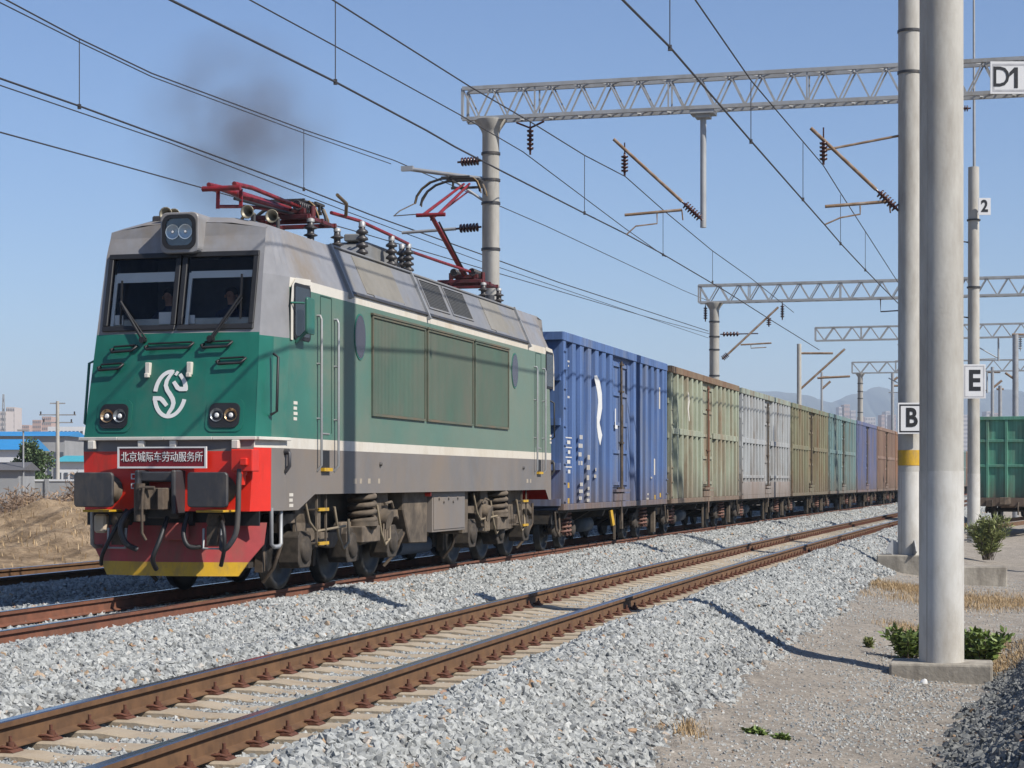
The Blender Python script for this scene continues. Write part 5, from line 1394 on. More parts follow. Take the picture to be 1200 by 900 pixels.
# ================================================================== POLES, GANTRIES, SIGNS
def disc_insulator(b, p0, p1, r=.09, n=6, m=0, rod=1):
    p0 = Vector(p0); p1 = Vector(p1); L_ = (p1 - p0).length
    prof = [(0, .03), (L_ * .1, .03)]
    for i in range(n):
        t = L_ * (.12 + .76 * i / n); dt = L_ * .76 / n
        prof += [(t, .04), (t + dt * .15, r), (t + dt * .55, r * .9), (t + dt * .7, .04)]
    prof += [(L_ * .9, .03), (L_, .03)]
    b.lathe(p0, p1 - p0, prof, 12, m)
def concrete_pole(name, x, y, z0, h, r0, r1, label, split=None, plinth=None, base_r=None, group=None, cat='pole', bands=()):
    t = thing(name, (x, y, z0), ANG(y), label, cat, group)
    b = MB()
    if split: 
        b.lathe((0, 0, 0), (0, 0, 1), [(0, r0), (split, r0 + (r1 - r0) * split / h)], 28, 1); 
        b.lathe((0, 0, split), (0, 0, 1), [(0, r0 + (r1 - r0) * split / h - .004), (h - split, r1)], 28, 0)
    else: b.lathe((0, 0, 0), (0, 0, 1), [(0, r0), (h, r1)], 24, 0)
    b.build('shaft', [M['concrete'], M['concrete_light']], t)
    if plinth:
        px, py, ph = plinth
        b = MB(); b.box(-px, px, -py, py, -ph - .35, 0); b.build('plinth', M['plinth'], t, bevel=.03, seg=2)
    if bands:
        b = MB()
        for z in bands: b.lathe((0, 0, z), (0, 0, 1), [(0, r0 + .012), (.06, r0 + .012)], 24)
        b.build('steel_band', M['darkgrey'], t)
    return t
p1 = concrete_pole('catenary_pole', 5.33, 24.36, -.645, 19, .275, .262, 'thickest pale concrete pole, nearest to the camera, on a broad weathered plinth', split=2.36, plinth=(.62, .36, .27))
p2 = concrete_pole('catenary_pole', 9.6, 47.4, -.19, 22, .28, .265, 'concrete pole with the B sign and a yellow band, just left of the thickest pole', split=2.0, plinth=(.75, .45, .55), bands=(11.6, 12.6))
for pp, rr_, hh in ((p1, .272, 18.9), (p2, .277, 21.9)):
    b = MB()
    for a in (-38, 142):
        c = Vector((math.sin(R(a)), -math.cos(R(a)), 0)); b.bar(c * rr_ + Vector((0, 0, .01)), c * (rr_ - .013) + Vector((0, 0, hh)), .014, .008, up=c)
    b.build('mould_seam', M['concrete'], pp)
b = MB(); b.lathe((0, 0, 2.15), (0, 0, 1), [(0, .283), (.37, .283)], 28); b.build('yellow_band', M['yellow'], p2)
b = MB()
for a in (0, 90, 180, 270):
    c = Vector((math.cos(R(a + 20)), math.sin(R(a + 20)), 0)); b.prism([(.29, 0), (.5, 0), (.3, .55)], 1, -.015, .015) if False else b.bar(c * .3 + Vector((0, 0, .3)), c * .46 + Vector((0, 0, .02)), .03, .3)
b.build('base_gusset', M['steel'], p2)
pe = at(1141, 632, 73)
p3 = concrete_pole('catenary_pole', pe.x, 73, -.75, 14.0, .24, .2, 'slender concrete pole with the E sign, topped by a thin steel rod', split=2.6, plinth=(.6, .5, .3), bands=(9.5, 12.0))
b = MB(); b.cyl((0.02, 0, 14.0), (.0, 0, 24), .055, .03, n=8); b.build('top_rod', M['steel'], p3)
b = MB(); disc_insulator(b, (-.75, 0, 16.2), (-.1, 0, 16.2), .12, 6); b.build('insulator', M['insulator'], p3)
b = MB()
for z in (11.2, 8.4, 5.6): b.tube([(-.2, -.1, z), (-.45, -.1, z + .05), (-.5, -.1, z + .25)], .03, 6)
b.build('side_hook', M['darkgrey'], p3)

def sign(px0, py0, px1, py1, Y, txt, label, size, back=.0, frame=True, yaw=0.0, tx=0.0, bold=.02, sx=1.0, post=True):
    a = at(px0, py0, Y); c = at(px1, py1, Y); w = (c.x - a.x); h = a.z - c.z
    t = thing('letter_sign', ((a.x + c.x) / 2, Y, (a.z + c.z) / 2), yaw, label, 'sign')
    b = MB(); b.box(-w / 2, w / 2, 0, .03, -h / 2, h / 2); b.build('sign_plate', M['signwhite'], t, bevel=.004)
    if frame:
        b = MB(); i = w * .055; k = w * .05
        x0, x1, z0, z1 = -w / 2 + i, w / 2 - i, -h / 2 + i, h / 2 - i
        b.box(x0, x1, -.004, 0, z0, z0 + k); b.box(x0, x1, -.004, 0, z1 - k, z1); b.box(x0, x0 + k, -.004, 0, z0 + k, z1 - k); b.box(x1 - k, x1, -.004, 0, z0 + k, z1 - k)
        b.build('sign_border', M['signblack'] if frame == 2 else mat('grey_border', (.5, .5, .52), .5), t)
    if txt == 'D1':
        lt = text('D', size, M['signblack'], 'lettering', t, Matrix.Translation((tx - .22, -.006, 0)) @ FRONT, bold=bold, sx=sx)
        b = MB(); k = size * .36; x = tx + .17
        b.box(x - .045, x + .05, -.01, -.002, -k, k); b.prism([(x - .044, k - .002), (x - .17, k - .13), (x - .17, k - .24), (x - .044, k - .13)], 1, -.01, -.002); b.build('lettering', M['signblack'], t)
    else: text(txt, size, M['signblack'], 'lettering', t, Matrix.Translation((tx, -.006, 0)) @ FRONT, bold=bold, sx=sx)
    if post:
        b = MB(); b.box(-w * .3, w * .3, .03, .12, h * .3, h * .38); b.box(-w * .3, w * .3, .03, .12, -h * .38, -h * .3); b.build('bracket', M['steel'], t)
    return t
sign(1052, 472, 1086, 508.5, 46.9, 'B', 'white sign with a black letter B on the second concrete pole', .62, frame=2, bold=.018, sx=.85, tx=-.02)
sign(1128.5, 427, 1155, 467, 72.4, 'E', 'white sign with a black letter E on the slender pole', 1.05, frame=1, bold=.03, sx=.9)
sign(1146.5, 232, 1161, 252, 72.5, '2', 'small white sign with the number 2 high on the slender pole', .6, frame=False, bold=.02, sx=.85)
d1 = sign(1160.5, 72, 1208, 110, 51.0, 'D1', 'white sign reading D1 in front of the steel gantry at the top right', .74, frame=1, yaw=0, bold=.006, sx=.86, tx=-.03)

# lattice gantries
def gantry(yl, off_l, length, ztop, depth, label, post_r=.26, hang=(), bay=.85, wdt=.55, group=None, posts=None, lw=.055):
    p = pt(yl, off_l); ang = ANG(yl)
    t = thing('lattice_gantry', (p.x, p.y, 0), ang, label, 'gantry', group)
    zt, zb = ztop, ztop - depth
    for y in (-wdt / 2, wdt / 2):
        for z in (zt, zb):
            b = MB(); b.bar((-.75, y, z), (length, y, z), .1, .1); b.build('chord', M['galv'], t)
    b = MB(); n = int((length + .75) / bay)
    for y in (-wdt / 2, wdt / 2):
        for k in range(n):
            x0 = -.75 + k * bay
            b.bar((x0, y, zt if k % 2 == 0 else zb), (x0 + bay, y, zb if k % 2 == 0 else zt), lw, lw)
            if k % 9 == 5: b.bar((x0, y, zt), (x0, y, zb), lw, lw)
    for k in range(n):
        x0 = -.75 + k * bay
        for z in (zt, zb):
            b.bar((x0, -wdt / 2 * (1 if k % 2 else -1), z), (x0 + bay, wdt / 2 * (1 if k % 2 else -1), z), .03, .03)
    b.bar((-.75, -wdt / 2, zt), (-.75, -wdt / 2, zb), .07, .07); b.bar((-.75, wdt / 2, zt), (-.75, wdt / 2, zb), .07, .07)
    b.build('lattice', M['galv'], t)
    for i, x in enumerate((0, length - .8) if posts is None else posts):
        b = MB(); b.lathe((x, 0, -.9), (0, 0, 1), [(0, post_r), (zb + .5, post_r - .02), (zb + .6, post_r + .02), (zb + .86, post_r + .2), (zb + .88, post_r + .2)], 22)
        b.build('post', M['concrete'], t)
        b = MB(); 
        for z in (zb - 1.0, zb - 1.75, zb - 2.4, zb - 3.7): b.lathe((x, 0, z), (0, 0, 1), [(0, post_r + .012), (.07, post_r + .012)], 20)
        b.build('steel_band', M['darkgrey'], t)
    for x, L_ in hang:
        b = MB(); b.cyl((x, 0, zb - L_), (x, 0, zb - .05), .085, n=12); b.box(x - .33, x + .33, -.3, .3, zb - .16, zb - .05); b.box(x - .2, x + .2, -.2, .2, zb - .26, zb - .16)
        b.build('hanging_post', M['galv'], t)
    return t
g1 = gantry(54.35, -3.95, 22.5, 12.64, .86, 'nearest lattice gantry, spanning the tracks on a concrete post behind the train', hang=((6.05, 3.25),), bay=.42, lw=.042)
g2 = gantry(96.8, -5.0, 30, 11.35, .85, 'second lattice gantry, seen above the sage green wagon', hang=(), bay=.5, lw=.05)
g3 = gantry(150, -6, 40, 13.4, 1.0, 'third lattice gantry, far off beyond the second', bay=.7, wdt=.6, posts=(39.2,), lw=.07)
g4 = gantry(181, -6.6, 40, 12.6, 1.0, 'farthest lattice gantry, low above the end of the train', bay=.8, wdt=.6, lw=.08)

b = MB()
for x in (7.5, 13.0, 19.0, 26.0):
    b.cyl((x, 0, 12.4), (x, 0, 10.6), .07, n=8); disc_insulator(b, (x + 1.6, 0, 12.4), (x + 1.6, 0, 11.3), .13, 5); b.tube([(x, 0, 10.8), (x - 2.0, 0, 12.0)], .05, 6); b.tube([(x - .2, 0, 10.8), (x - 2.2, 0, 10.75)], .04, 6)
b.build('hanging_fittings', M['galv'], g3)
b = MB()
for x in (5.0, 11.5, 18.0, 25.0):
    b.cyl((x, 0, 11.6), (x, 0, 9.6), .08, n=8); b.tube([(x, 0, 9.8), (x - 2.4, 0, 11.1)], .06, 6); b.tube([(x, 0, 9.8), (x - 2.4, 0, 9.75)], .05, 6)
b.build('hanging_fittings', M['galv'], g4)
# cantilever brackets holding the overhead wires
def bracket(label, Y, root_lo, root_hi, tip, ins_pt, reg0, reg1, steady, Yr=None, thin=1.0):
    """pixel anchors of the photograph, all in the vertical plane at depth Y"""
    A = lambda q: at(q[0], q[1], Y)
    o = A(root_lo)
    t = thing('catenary_bracket', o, 0, label, 'wire bracket')
    P = lambda q: A(q) - o
    b = MB(); d = P(tip) - P(root_lo); k = d.normalized()
    b.tube([P(root_lo) + k * .75, P(tip)], .045 * thin, 8); b.build('slanting_tube', M['rustpipe'], t)
    b = MB(); disc_insulator(b, P(root_lo), P(root_lo) + k * .75, .12, 7); b.build('insulator', M['insulator'], t)
    if root_hi:
        b = MB(); b.tube([P(root_hi), P(ins_pt) + Vector((0, 0, .35))], .03 * thin, 8); b.build('top_tube', M['rustpipe'], t)
    b = MB(); q = P(ins_pt); disc_insulator(b, q + Vector((0, 0, .62)), q, .1, 5); b.tube([q + Vector((0, 0, .9)), q + Vector((0, 0, .62))], .02, 6); b.build('hanging_insulator', M['insulator'], t)
    b = MB(); b.tube([P(reg1), P(reg0)], .04 * thin, 8); b.tube([P(reg1), P(reg1) + Vector((.03, 0, -.28))], .02, 6); b.build('registration_tube', M['rustpipe'], t)
    b = MB(); b.tube([P(s_) for s_ in steady], .022, 6); b.build('steady_arm', M['rustpipe'], t)
    return t
bracket('rusty bracket hung from the nearest gantry, over the train', 53.3, (823, 258), None, (719, 163), (732, 206), (732, 252), (799, 246), [(770, 250), (770, 262), (745, 265), (734, 275)])
bracket('rusty bracket on the B pole, over the clear track', 47.4, (1053, 247), (1054, 159), (950, 150), (965, 193), (967, 242), (1042, 236), [(1008, 241), (1008, 251), (985, 255), (967, 263)])
# struts and insulators on the nearest gantry's post
t = thing('catenary_bracket', pt(54.35, -3.95, 0), ANG(54.35), 'horizontal bracket on the left side of the nearest gantry post', 'wire bracket')
b = MB(); b.tube([(-.2, -.1, 10.1), (-2.4, -.3, 10.45)], .06, 8); b.tube([(-.2, -.1, 9.5), (-1.2, -.2, 10.2)], .04, 8); b.box(-2.55, -2.2, -.36, -.24, 10.38, 10.52); b.build('arm', M['steel'], t)
b = MB(); disc_insulator(b, (-.25, -.1, 10.62), (-.95, -.1, 10.6), .13, 6); disc_insulator(b, (-.25, -.1, 8.75), (-1.0, -.1, 8.72), .13, 6); b.build('insulator', M['insulator'], t)
b = MB(); b.tube([(-1.0, -.1, 8.72), (-2.6, -.1, 8.66)], .045, 8); b.build('insulated_arm', M['steel'], t)
for g, xs_, z0 in ((g1, (1.15,), 11.69), (g2, (-.45, 3.4), 10.5)):
    for x in xs_:
        b = MB(); disc_insulator(b, (x, 0, z0 - .15), (x, 0, z0 - .95), .1, 5); b.bar((x, 0, z0), (x, 0, z0 - .2), .03, .03)
        if g is g1: b.tube([(x - .4, 0, z0 - .03), (x, 0, z0 - .2), (x + .4, 0, z0 - .03)], .03, 6)
        b.build('hanging_insulator', M['insulator'], g)
b = MB(); b.tube([(8.2, 0, 10.5), (8.2, 0, 9.85), (11.0, 0, 9.95), (11.0, 0, 10.5)], .035, 6); disc_insulator(b, (10.2, 0, 9.9), (10.2, 0, 8.9), .1, 6); b.build('suspension_frame', M['insulator'], g2)
b = MB(); disc_insulator(b, (.3, 0, 8.9), (1.4, 0, 8.9), .12, 5); b.tube([(1.4, 0, 8.9), (2.2, 0, 8.9)], .03, 6); b.build('strut_insulator', M['insulator'], g2)
t = thing('catenary_bracket', at(846, 421, 95.5), 0, 'slanting rusty bracket on the post of the second gantry', 'wire bracket')
o = at(846, 421, 95.5); P = lambda x, y: at(x, y, 95.5) - o
b = MB(); b.tube([P(853, 415), P(912, 360)], .06, 6); b.tube([P(868, 404), P(904, 402)], .045, 6); b.tube([P(880, 404), P(880, 408), P(898, 407)], .025, 6); b.build('tube', M['rustpipe'], t)
b = MB(); disc_insulator(b, P(846, 421), P(854, 414), .14, 4); disc_insulator(b, P(901, 371), P(901, 383), .12, 4); b.build('insulator', M['insulator'], t)

# further catenary poles down the line and in the yard
def far_pole(px, ytop, Y, r, label, arm=None, m='concrete', base=-.95):
    a = at(px, ytop, Y)
    t = thing('catenary_pole', (a.x, Y, base), 0, label, 'pole', None)
    b = MB(); b.lathe((0, 0, 0), (0, 0, 1), [(0, r), (a.z - base, r * .92)], 14); b.build('shaft', M[m], t)
    if arm:
        b = MB(); q = lambda x, y: at(x, y, Y) - Vector((a.x, Y, base))
        for seg in arm: b.tube([q(*s) for s in seg], .07 * Y / 110, 6)
        b.build('wire_arm', M['rustpipe'], t)
    return t
far_pole(936.5, 403, 128, .16, 'plain concrete pole rising behind the olive wagon', [[(938, 456), (990, 409)], [(938, 414), (976, 414)], [(958, 443), (996, 441)]])
far_pole(1190, 392, 120, .2, 'grey steel mast above the bright green wagon', [[(1186, 392), (1200, 392)], [(1178, 437), (1190, 445)]], 'steel')
far_pole(1172, 452, 190, .2, 'thin distant mast left of the grey steel mast', [[(1168, 456), (1176, 456)]], 'steel')

far_pole(1163, 430, 215, .2, 'second thin distant mast, just right of the E pole', [[(1158, 436), (1172, 436)], [(1163, 455), (1174, 446)]], 'steel')
far_pole(1046, 436, 225, .2, 'very distant thin mast beside the B sign', [[(1046, 447), (1052, 442)], [(1046, 452), (1052, 452)]], 'steel')
far_pole(963, 436, 240, .16, 'very distant thin mast above the teal wagon', [[(963, 442), (972, 442)], [(963, 456), (973, 447)]], 'steel')
# overhead wires: each track's contact wire, carrier and droppers are one thing
def wire_px(b, pts, off, r, ext0=True, extra=None):
    P = [on_line(x, y, off) for x, y in pts]
    if ext0:
        d = P[0] - P[1]
        k = (P[0].y + 4) / max(.1, -d.y) if False else min(3.0, (P[0].y - 1.5) / max(.1, abs(d.y)))
        P = [P[0] + d * k] + P
    b.tube(P, r, 5)
    return P
def catenary(label, off, contact, carrier, drops, extra=(), r=.016, cat='overhead wire'):
    o = on_line(*contact[len(contact) // 2], off); o = Vector((0, 0, 0))
    t = thing('overhead_line', o, 0, label, cat)
    b = MB(); wire_px(b, contact, off, r * 1.25); b.build('contact_wire', M['wire'], t)
    b = MB(); wire_px(b, carrier, off, r); b.build('carrier_wire', M['wire'], t)
    for (x0, y0, x1, y1) in drops:
        b = MB(); a = on_line(x0, y0, off); c = on_line(x1, y1, off); c = Vector((a.x, a.y, c.z)); b.tube([a, c], .009, 4); b.box(c.x - .03, c.x + .03, c.y - .03, c.y + .03, c.z - .06, c.z + .03)
        b.build('dropper', M['wire'], t)
    for e in extra:
        b = MB(); wire_px(b, e, off, r * .8); b.build('parallel_wire', M['wire'], t)
    return t
catenary('overhead line above the train, its carrier held by the bracket on the nearest gantry', -.6, [(200, 0), (392, 95.5), (500, 153), (533, 172), (587, 200), (685, 250), (733, 274), (777, 298), (850, 341), (905, 376), (960, 410)],
         [(390, 0), (550, 101), (622, 143), (685, 182), (733, 207), (777, 246), (835, 294), (880, 326), (930, 366)], [(393, 2, 393, 95), (685, 182, 685, 249), (777, 247, 777, 298), (835, 294, 835, 330)])
catenary('overhead line above the clear nearest track, crossing in front of the nearest gantry', 5.2, [(730, 0), (785, 55), (880, 165), (967, 264), (985, 285), (1012, 314), (1055, 358)],
         [(815, 0), (880, 94), (965, 194), (985, 226), (1014, 271), (1055, 335)], [(785, -60, 785, 55), (880, 96, 880, 165), (941, 166, 941, 233), (985, 228, 985, 285), (1014, 272, 1014, 316)])
catenary('leftmost overhead line, above the track beyond the locomotive', -6.6, [(0, 92), (92, 124), (356, 221), (435, 252), (564, 298), (655, 331), (830, 388)],
         [(0, -4), (92, 45), (178, 86), (356, 152), (462, 188), (640, 265), (800, 340), (838, 356)], [(93, 46, 93, 124), (356, 152, 356, 221)], extra=[[(0, 100), (200, 168), (404, 247), (560, 305), (830, 396)], [(0, 3), (92, 49), (178, 90), (356, 156), (458, 192)]])
t = thing('feeder_wire', (0, 0, 0), 0, 'single feeder wire between two carriers, ending at the insulator under the nearest gantry', 'overhead wire')
b = MB(); wire_px(b, [(293, 0), (400, 58), (538, 134), (613, 178), (733, 268), (780, 301)], -2.7, .015); b.build('wire', M['wire'], t)
t = thing('feeder_wire', (0, 0, 0), 0, 'lowest wire at the left edge, passing behind the folded pantograph', 'overhead wire')
b = MB(); wire_px(b, [(0, 155), (110, 185), (240, 221), (420, 272), (600, 325), (760, 372), (838, 393)], -9.8, .018); b.build('wire', M['wire'], t)
# ================================================================== PLANTS
def leaf_material(name, c0, c1):
    c0 = [c * .82 for c in c0]; c1 = [c * .82 for c in c1]
    m = bpy.data.materials.new(name); nt, N, L, b = nodes_of(m)
    g = N.new('ShaderNodeNewGeometry')
    r = N.new('ShaderNodeValToRGB'); r.color_ramp.elements[0].color = (*c0, 1); r.color_ramp.elements[1].color = (*c1, 1)
    L.new(g.outputs['Random Per Island'], r.inputs[0]); L.new(r.outputs[0], b.inputs['Base Color'])
    b.inputs['Roughness'].default_value = .6
    return m
M['leaf'] = leaf_material('weed_leaves', (.12, .15, .04), (.24, .26, .08))
M['leaf2'] = leaf_material('bright_weed_leaves', (.10, .16, .035), (.22, .29, .07))
M['treeleaf'] = leaf_material('tree_leaves', (.04, .075, .025), (.1, .155, .05))
M['dry'] = leaf_material('dry_grass_blades', (.3, .19, .085), (.5, .36, .19))
M['drybrush'] = leaf_material('dry_brush_twigs', (.17, .11, .07), (.34, .23, .14))
M['bark'] = mat('grey_brown_bark', (.13, .1, .075), .9, var=.3, scale=8)
def leaf(b, p, d, L_, w, m=0):
    d = d.normalized(); s = d.cross(Vector((random.uniform(-1, 1), random.uniform(-1, 1), random.uniform(.2, 1)))).normalized()
    q = p + d * L_ * .5
    b.add([p, q + s * w, p + d * L_, q - s * w], [(0, 1, 2, 3)], m)
def weed(px, py, Y, h, spread, n, label, m='leaf', leafL=.09, lw=.014, upright=1.0, zoff=0):
    x = (px - 600) / FPX * Y; z = float(ground_z(np.array([x]), np.array([Y]))[0]) + zoff
    t = thing('weed_clump', (x, Y, z), random.uniform(0, 6), label, 'plant')
    sb_ = MB(); lb = MB()
    for k in range(n):
        a = random.uniform(0, 6.28); r0 = spread * .25 * random.random(); lean = spread * random.uniform(.2, 1)
        hh = h * random.uniform(.55, 1.05)
        p0 = Vector((r0 * math.cos(a), r0 * math.sin(a), -.03)); p2 = Vector((math.cos(a) * lean, math.sin(a) * lean, hh)); p1 = p0.lerp(p2, .5) + Vector((0, 0, hh * .15))
        sb_.tube([p0, p1, p2], [.008, .006, .003], 4)
        for i in range(16):
            tt = random.uniform(.15, 1); p = p0.lerp(p1, tt * 2) if tt < .5 else p1.lerp(p2, tt * 2 - 1)
            for j in range(3):
                d = Vector((random.uniform(-1, 1), random.uniform(-1, 1), random.uniform(-.1, 1.0) * upright))
                leaf(lb, p + d * .02, d, leafL * random.uniform(.6, 1.3), lw * random.uniform(.7, 1.4))
    sb_.build('stem', M['bark'], t); lb.build('foliage', M[m], t, fix=False)
    return t
weed(1150, 745, 25.8, .5, .42, 34, 'green weed clump growing right behind the plinth of the thickest pole', 'leaf2', .1, .022)
weed(1064, 745, 26.3, .42, .35, 22, 'green weed clump peeping out left of the thickest pole', 'leaf2', .1, .02)
weed(1157, 655, 59, 1.2, .75, 60, 'feathery green bush in front of the E pole', 'leaf', .2, .016, 1.4, zoff=.1)
weed(1128, 735, 26.6, .36, .3, 16, 'green weed half hidden by the right edge of the thickest pole', 'leaf2', .1, .02)
weed(888, 888, 17.6, .045, .1, 6, 'small green sprout on the dirt path at the bottom edge', 'leaf2', .07, .012, .3)
weed(918, 887, 17.5, .04, .07, 4, 'tiny green seedling right of the sprout on the dirt path', 'leaf2', .06, .012, .3)
weed(1018, 738, 27.2, .12, .05, 5, 'small upright sprig on the dirt left of the thickest pole', 'leaf', .06, .01)

def grass(name, patches, label, m, hgt, n, w=.006):
    b = MB()
    for (px, py, Y, rx, ry, k) in patches:
        cx = (px - 600) / FPX * Y
        for i in range(int(n * k)):
            x = cx + random.gauss(0, rx); y = Y + random.gauss(0, ry)
            z = float(np.interp(0, [0], [0]))
            b._p = getattr(b, '_p', []); b._p.append((x, y))
    P_ = np.array(b._p); Z = ground_z(P_[:, 0], P_[:, 1]); D = offs(P_[:, 0], P_[:, 1])
    for (x, y), z, d in zip(P_, Z, D):
        if -9 < d < 7.1: continue
        a = random.uniform(0, 6.28); h = hgt * random.uniform(.4, 1.2); ln = random.uniform(.2, .9) * h
        e = Vector((math.cos(a), math.sin(a), 0)); s = Vector((-e.y, e.x, 0)) * w
        p = Vector((x, y, z - .01)); q = p + e * ln * .35 + Vector((0, 0, h * .65)); r = p + e * ln + Vector((0, 0, h * .95))
        b.add([p - s, p + s, q + s * .7, q - s * .7, r], [(0, 1, 2, 3), (3, 2, 4)])
    return tag(b.build(name, M[m], fix=False), label, 'grass', kind='stuff')
grass('dry_grass', [(1040, 692, 41, .6, .8, 1.0), (1075, 690, 41.5, .6, .7, .8), (1150, 690, 40, 1.0, 1.0, 1.6), (1205, 680, 41, .9, 1.2, 1.0), (1150, 770, 25.2, .35, .5, 1.0), (1185, 765, 26.5, .45, .9, 1.3), (1220, 750, 29, .6, 1.2, 1.0), (1100, 700, 38, .9, .6, .6), (1075, 720, 31, .3, .5, .35)],
      'dry straw coloured grass around the poles and the dirt path', 'dry', .11, 2600, .0045)
grass('dry_grass', [(772, 888, 17.4, .16, .3, 1.0), (800, 885, 17.3, .1, .25, .4)], 'tuft of reddish dry grass at the foot of the ballast at the bottom edge', 'dry', .1, 700, .004)
grass('dry_grass', [(15, 640, 52, 2.2, 2.0, 1.0), (60, 640, 55, 2.0, 2.5, 1.0), (95, 640, 52, 1.0, 2.0, .7), (40, 600, 63, 3.0, 2.0, 1.2), (90, 600, 64, 1.5, 2.5, .8)], 'sparse dry straw growing over the sandy heap on the left', 'dry', .22, 170, .012)
# dry scrub beyond the sandy heap
def scrub(px, Y, w, h, n, label, zb=None):
    x = (px - 600) / FPX * Y; z = float(ground_z(np.array([x]), np.array([Y]))[0])
    t = thing('dry_scrub', (x, Y, z), 0, label, 'shrub')
    b = MB()
    for i in range(n):
        a = random.gauss(0, w * .42); d = random.gauss(0, .8); hh = h * random.uniform(.5, 1.1) * (1 - .35 * abs(a) / w)
        p = Vector((a, d, 0)); e = Vector((random.gauss(0, .18), random.gauss(0, .18), 1)) * hh
        s = Vector((.02, 0, 0)) * (Y / 90)
        b.add([p - s, p + s, p + e], [(0, 1, 2)])
        for k in range(7):
            f = random.uniform(.3, 1); q = p + e * f
            leaf(b, q, Vector((random.gauss(0, 1), random.gauss(0, 1), random.uniform(0, 1.2))), .5 * random.uniform(.4, 1) * h / 2, .028 * Y / 90)
    b.build('twigs', M['drybrush'], t, fix=False)
for i, (px, Y, w, h, n, lab) in enumerate([(12, 82, 1.3, 1.5, 130, 'brown leafless scrub at the left edge behind the sandy heap'), (26, 96, 1.6, 2.0, 150, 'taller reddish brown scrub behind the sandy heap, left of the grey wall post'),
                                           (62, 92, 1.6, 1.25, 150, 'low greyish scrub in front of the grey yard wall'), (88, 88, 1.2, 1.3, 120, 'dry scrub just left of the locomotive\'s left buffer'), (30, 104, 2.4, 2.0, 260, 'wide band of grey brown scrub along the foot of the yard wall'), (75, 100, 1.6, 1.9, 200, 'grey brown scrub between the utility pole and the locomotive'),
 (97, 104, 1.0, 2.9, 90, 'bare grey saplings rising beside the locomotive\'s nose')]):
    scrub(px, Y, w, h, n, lab)
def tree(px, Y, ztop, w, label, n=2600, m='treeleaf', zc=None):
    x = (px - 600) / FPX * Y
    t = thing('broadleaf_tree', (x, Y, -.95), 0, label, 'tree')
    H_ = ztop + .95
    b = MB(); b.tube([(0, 0, 0), (.05, 0, H_ * .35), (0, .05, H_ * .75)], [.16, .12, .04], 8)
    cl = []
    for i in range(16):
        a = random.uniform(0, 6.28); r = w * random.uniform(.15, .42); z = H_ * random.uniform(.3, .86)
        r *= (1 - .5 * max(0, z / H_ - .6) / .4)
        c = Vector((r * math.cos(a), r * math.sin(a), z)); cl.append((c, w * random.uniform(.14, .24)))
        b.tube([(0, 0, H_ * .3), c * .5 + Vector((0, 0, H_ * .18)), c], [.05, .035, .015], 5)
    b.build('trunk', M['bark'], t)
    b = MB()
    for i in range(n):
        c, rr_ = random.choice(cl); d = Vector((random.gauss(0, 1), random.gauss(0, 1), random.gauss(0, .9))).normalized()
        p = c + d * rr_ * random.uniform(.4, 1.15)
        leaf(b, p, d + Vector((random.gauss(0, .6), random.gauss(0, .6), random.gauss(0, .6))), .2 * Y / 150 * 1.2, .07 * Y / 150 * 1.2)
    b.build('crown', M[m], t, fix=False)
tree(41, 150, 5.0, 3.0, 'green broadleaf tree in front of the blue roofed sheds', 5200)
tree(22, 165, 3.6, 2.0, 'smaller green tree left of the round broadleaf tree', 1200)

# ================================================================== BACKGROUND: yard wall, sheds, towers, masts
def block(name, px0, px1, ytop, Y, dep, m, label, floors=0, cols=0, roof=None, cat='building', base=-1.0, winm=None, zb=None):
    a = at(px0, ytop, Y); c = at(px1, ytop, Y); w = c.x - a.x; h = a.z - base
    t = thing(name, ((a.x + c.x) / 2, Y, base), 0, label, cat)
    b = MB(); b.box(-w / 2, w / 2, 0, dep, 0, h); b.build('wall', m, t)
    if floors:
        b = MB(); fh = h / floors; cw = w / cols
        for i in range(floors):
            for k in range(cols): b.box(-w / 2 + cw * (k + .22), -w / 2 + cw * (k + .78), -.08, .02, fh * (i + .3), fh * (i + .75))
        b.build('windows', winm or M['window'], t)
    if roof:
        rm, ov, rh = roof
        b = MB(); b.prism([(-ov, h), (dep + ov, h), (dep / 2, h + rh)], 0, -w / 2 - ov, w / 2 + ov); b.build('roof', rm, t)
    return t
yw = thing('yard_wall', (at(-30, 560, 122).x, 122, -.95), 0, 'long grey concrete yard wall behind the dry scrub', 'wall')
b = MB(); wl = at(118, 560, 122).x - at(-30, 560, 122).x
b.box(0, wl, 0, .25, 0, 2.5); b.build('wall_panels', M['wall'], yw)
b = MB()
for k in range(int(wl / 2.2)): b.box(k * 2.2, k * 2.2 + .25, -.12, .35, 0, 2.65)
b.build('wall_posts', M['wall'], yw); b = MB(); b.box(-.1, wl, -.06, .3, 2.5, 2.62); b.build('coping', M['whitewall'], yw)
block('guard_house', -6, 22, 551, 118, 4, M['wall'], 'low grey shed with a dark pitched roof at the left edge', roof=(mat('dark_felt_roof', (.12, .12, .13), .9), .3, .5))
block('warehouse', -60, 27, 527, 215, 10, M['whitewall'], 'white walled warehouse under the lower bright blue roof at the left edge', roof=(M['blueglassroof'], .5, 1.25))
block('warehouse', -80, 76, 511, 262, 12, M['wall'], 'long grey shed under the thin upper bright blue roof', roof=(M['blueglassroof'], .5, .75), floors=1, cols=22)
block('office_block', 56, 98, 500, 330, 14, M['whitewall'], 'white office block with rows of windows behind the sheds', floors=4, cols=9)
block('warehouse', 66, 112, 541, 205, 12, M['whitewall'], 'white shed with a turquoise band close to the locomotive', floors=1, cols=6, roof=(mat('turquoise_roof', (.06, .42, .5), .6), .5, .7))
M['tw'] = mat('tower_windows', (.2, .2, .22), .4, var=.1)
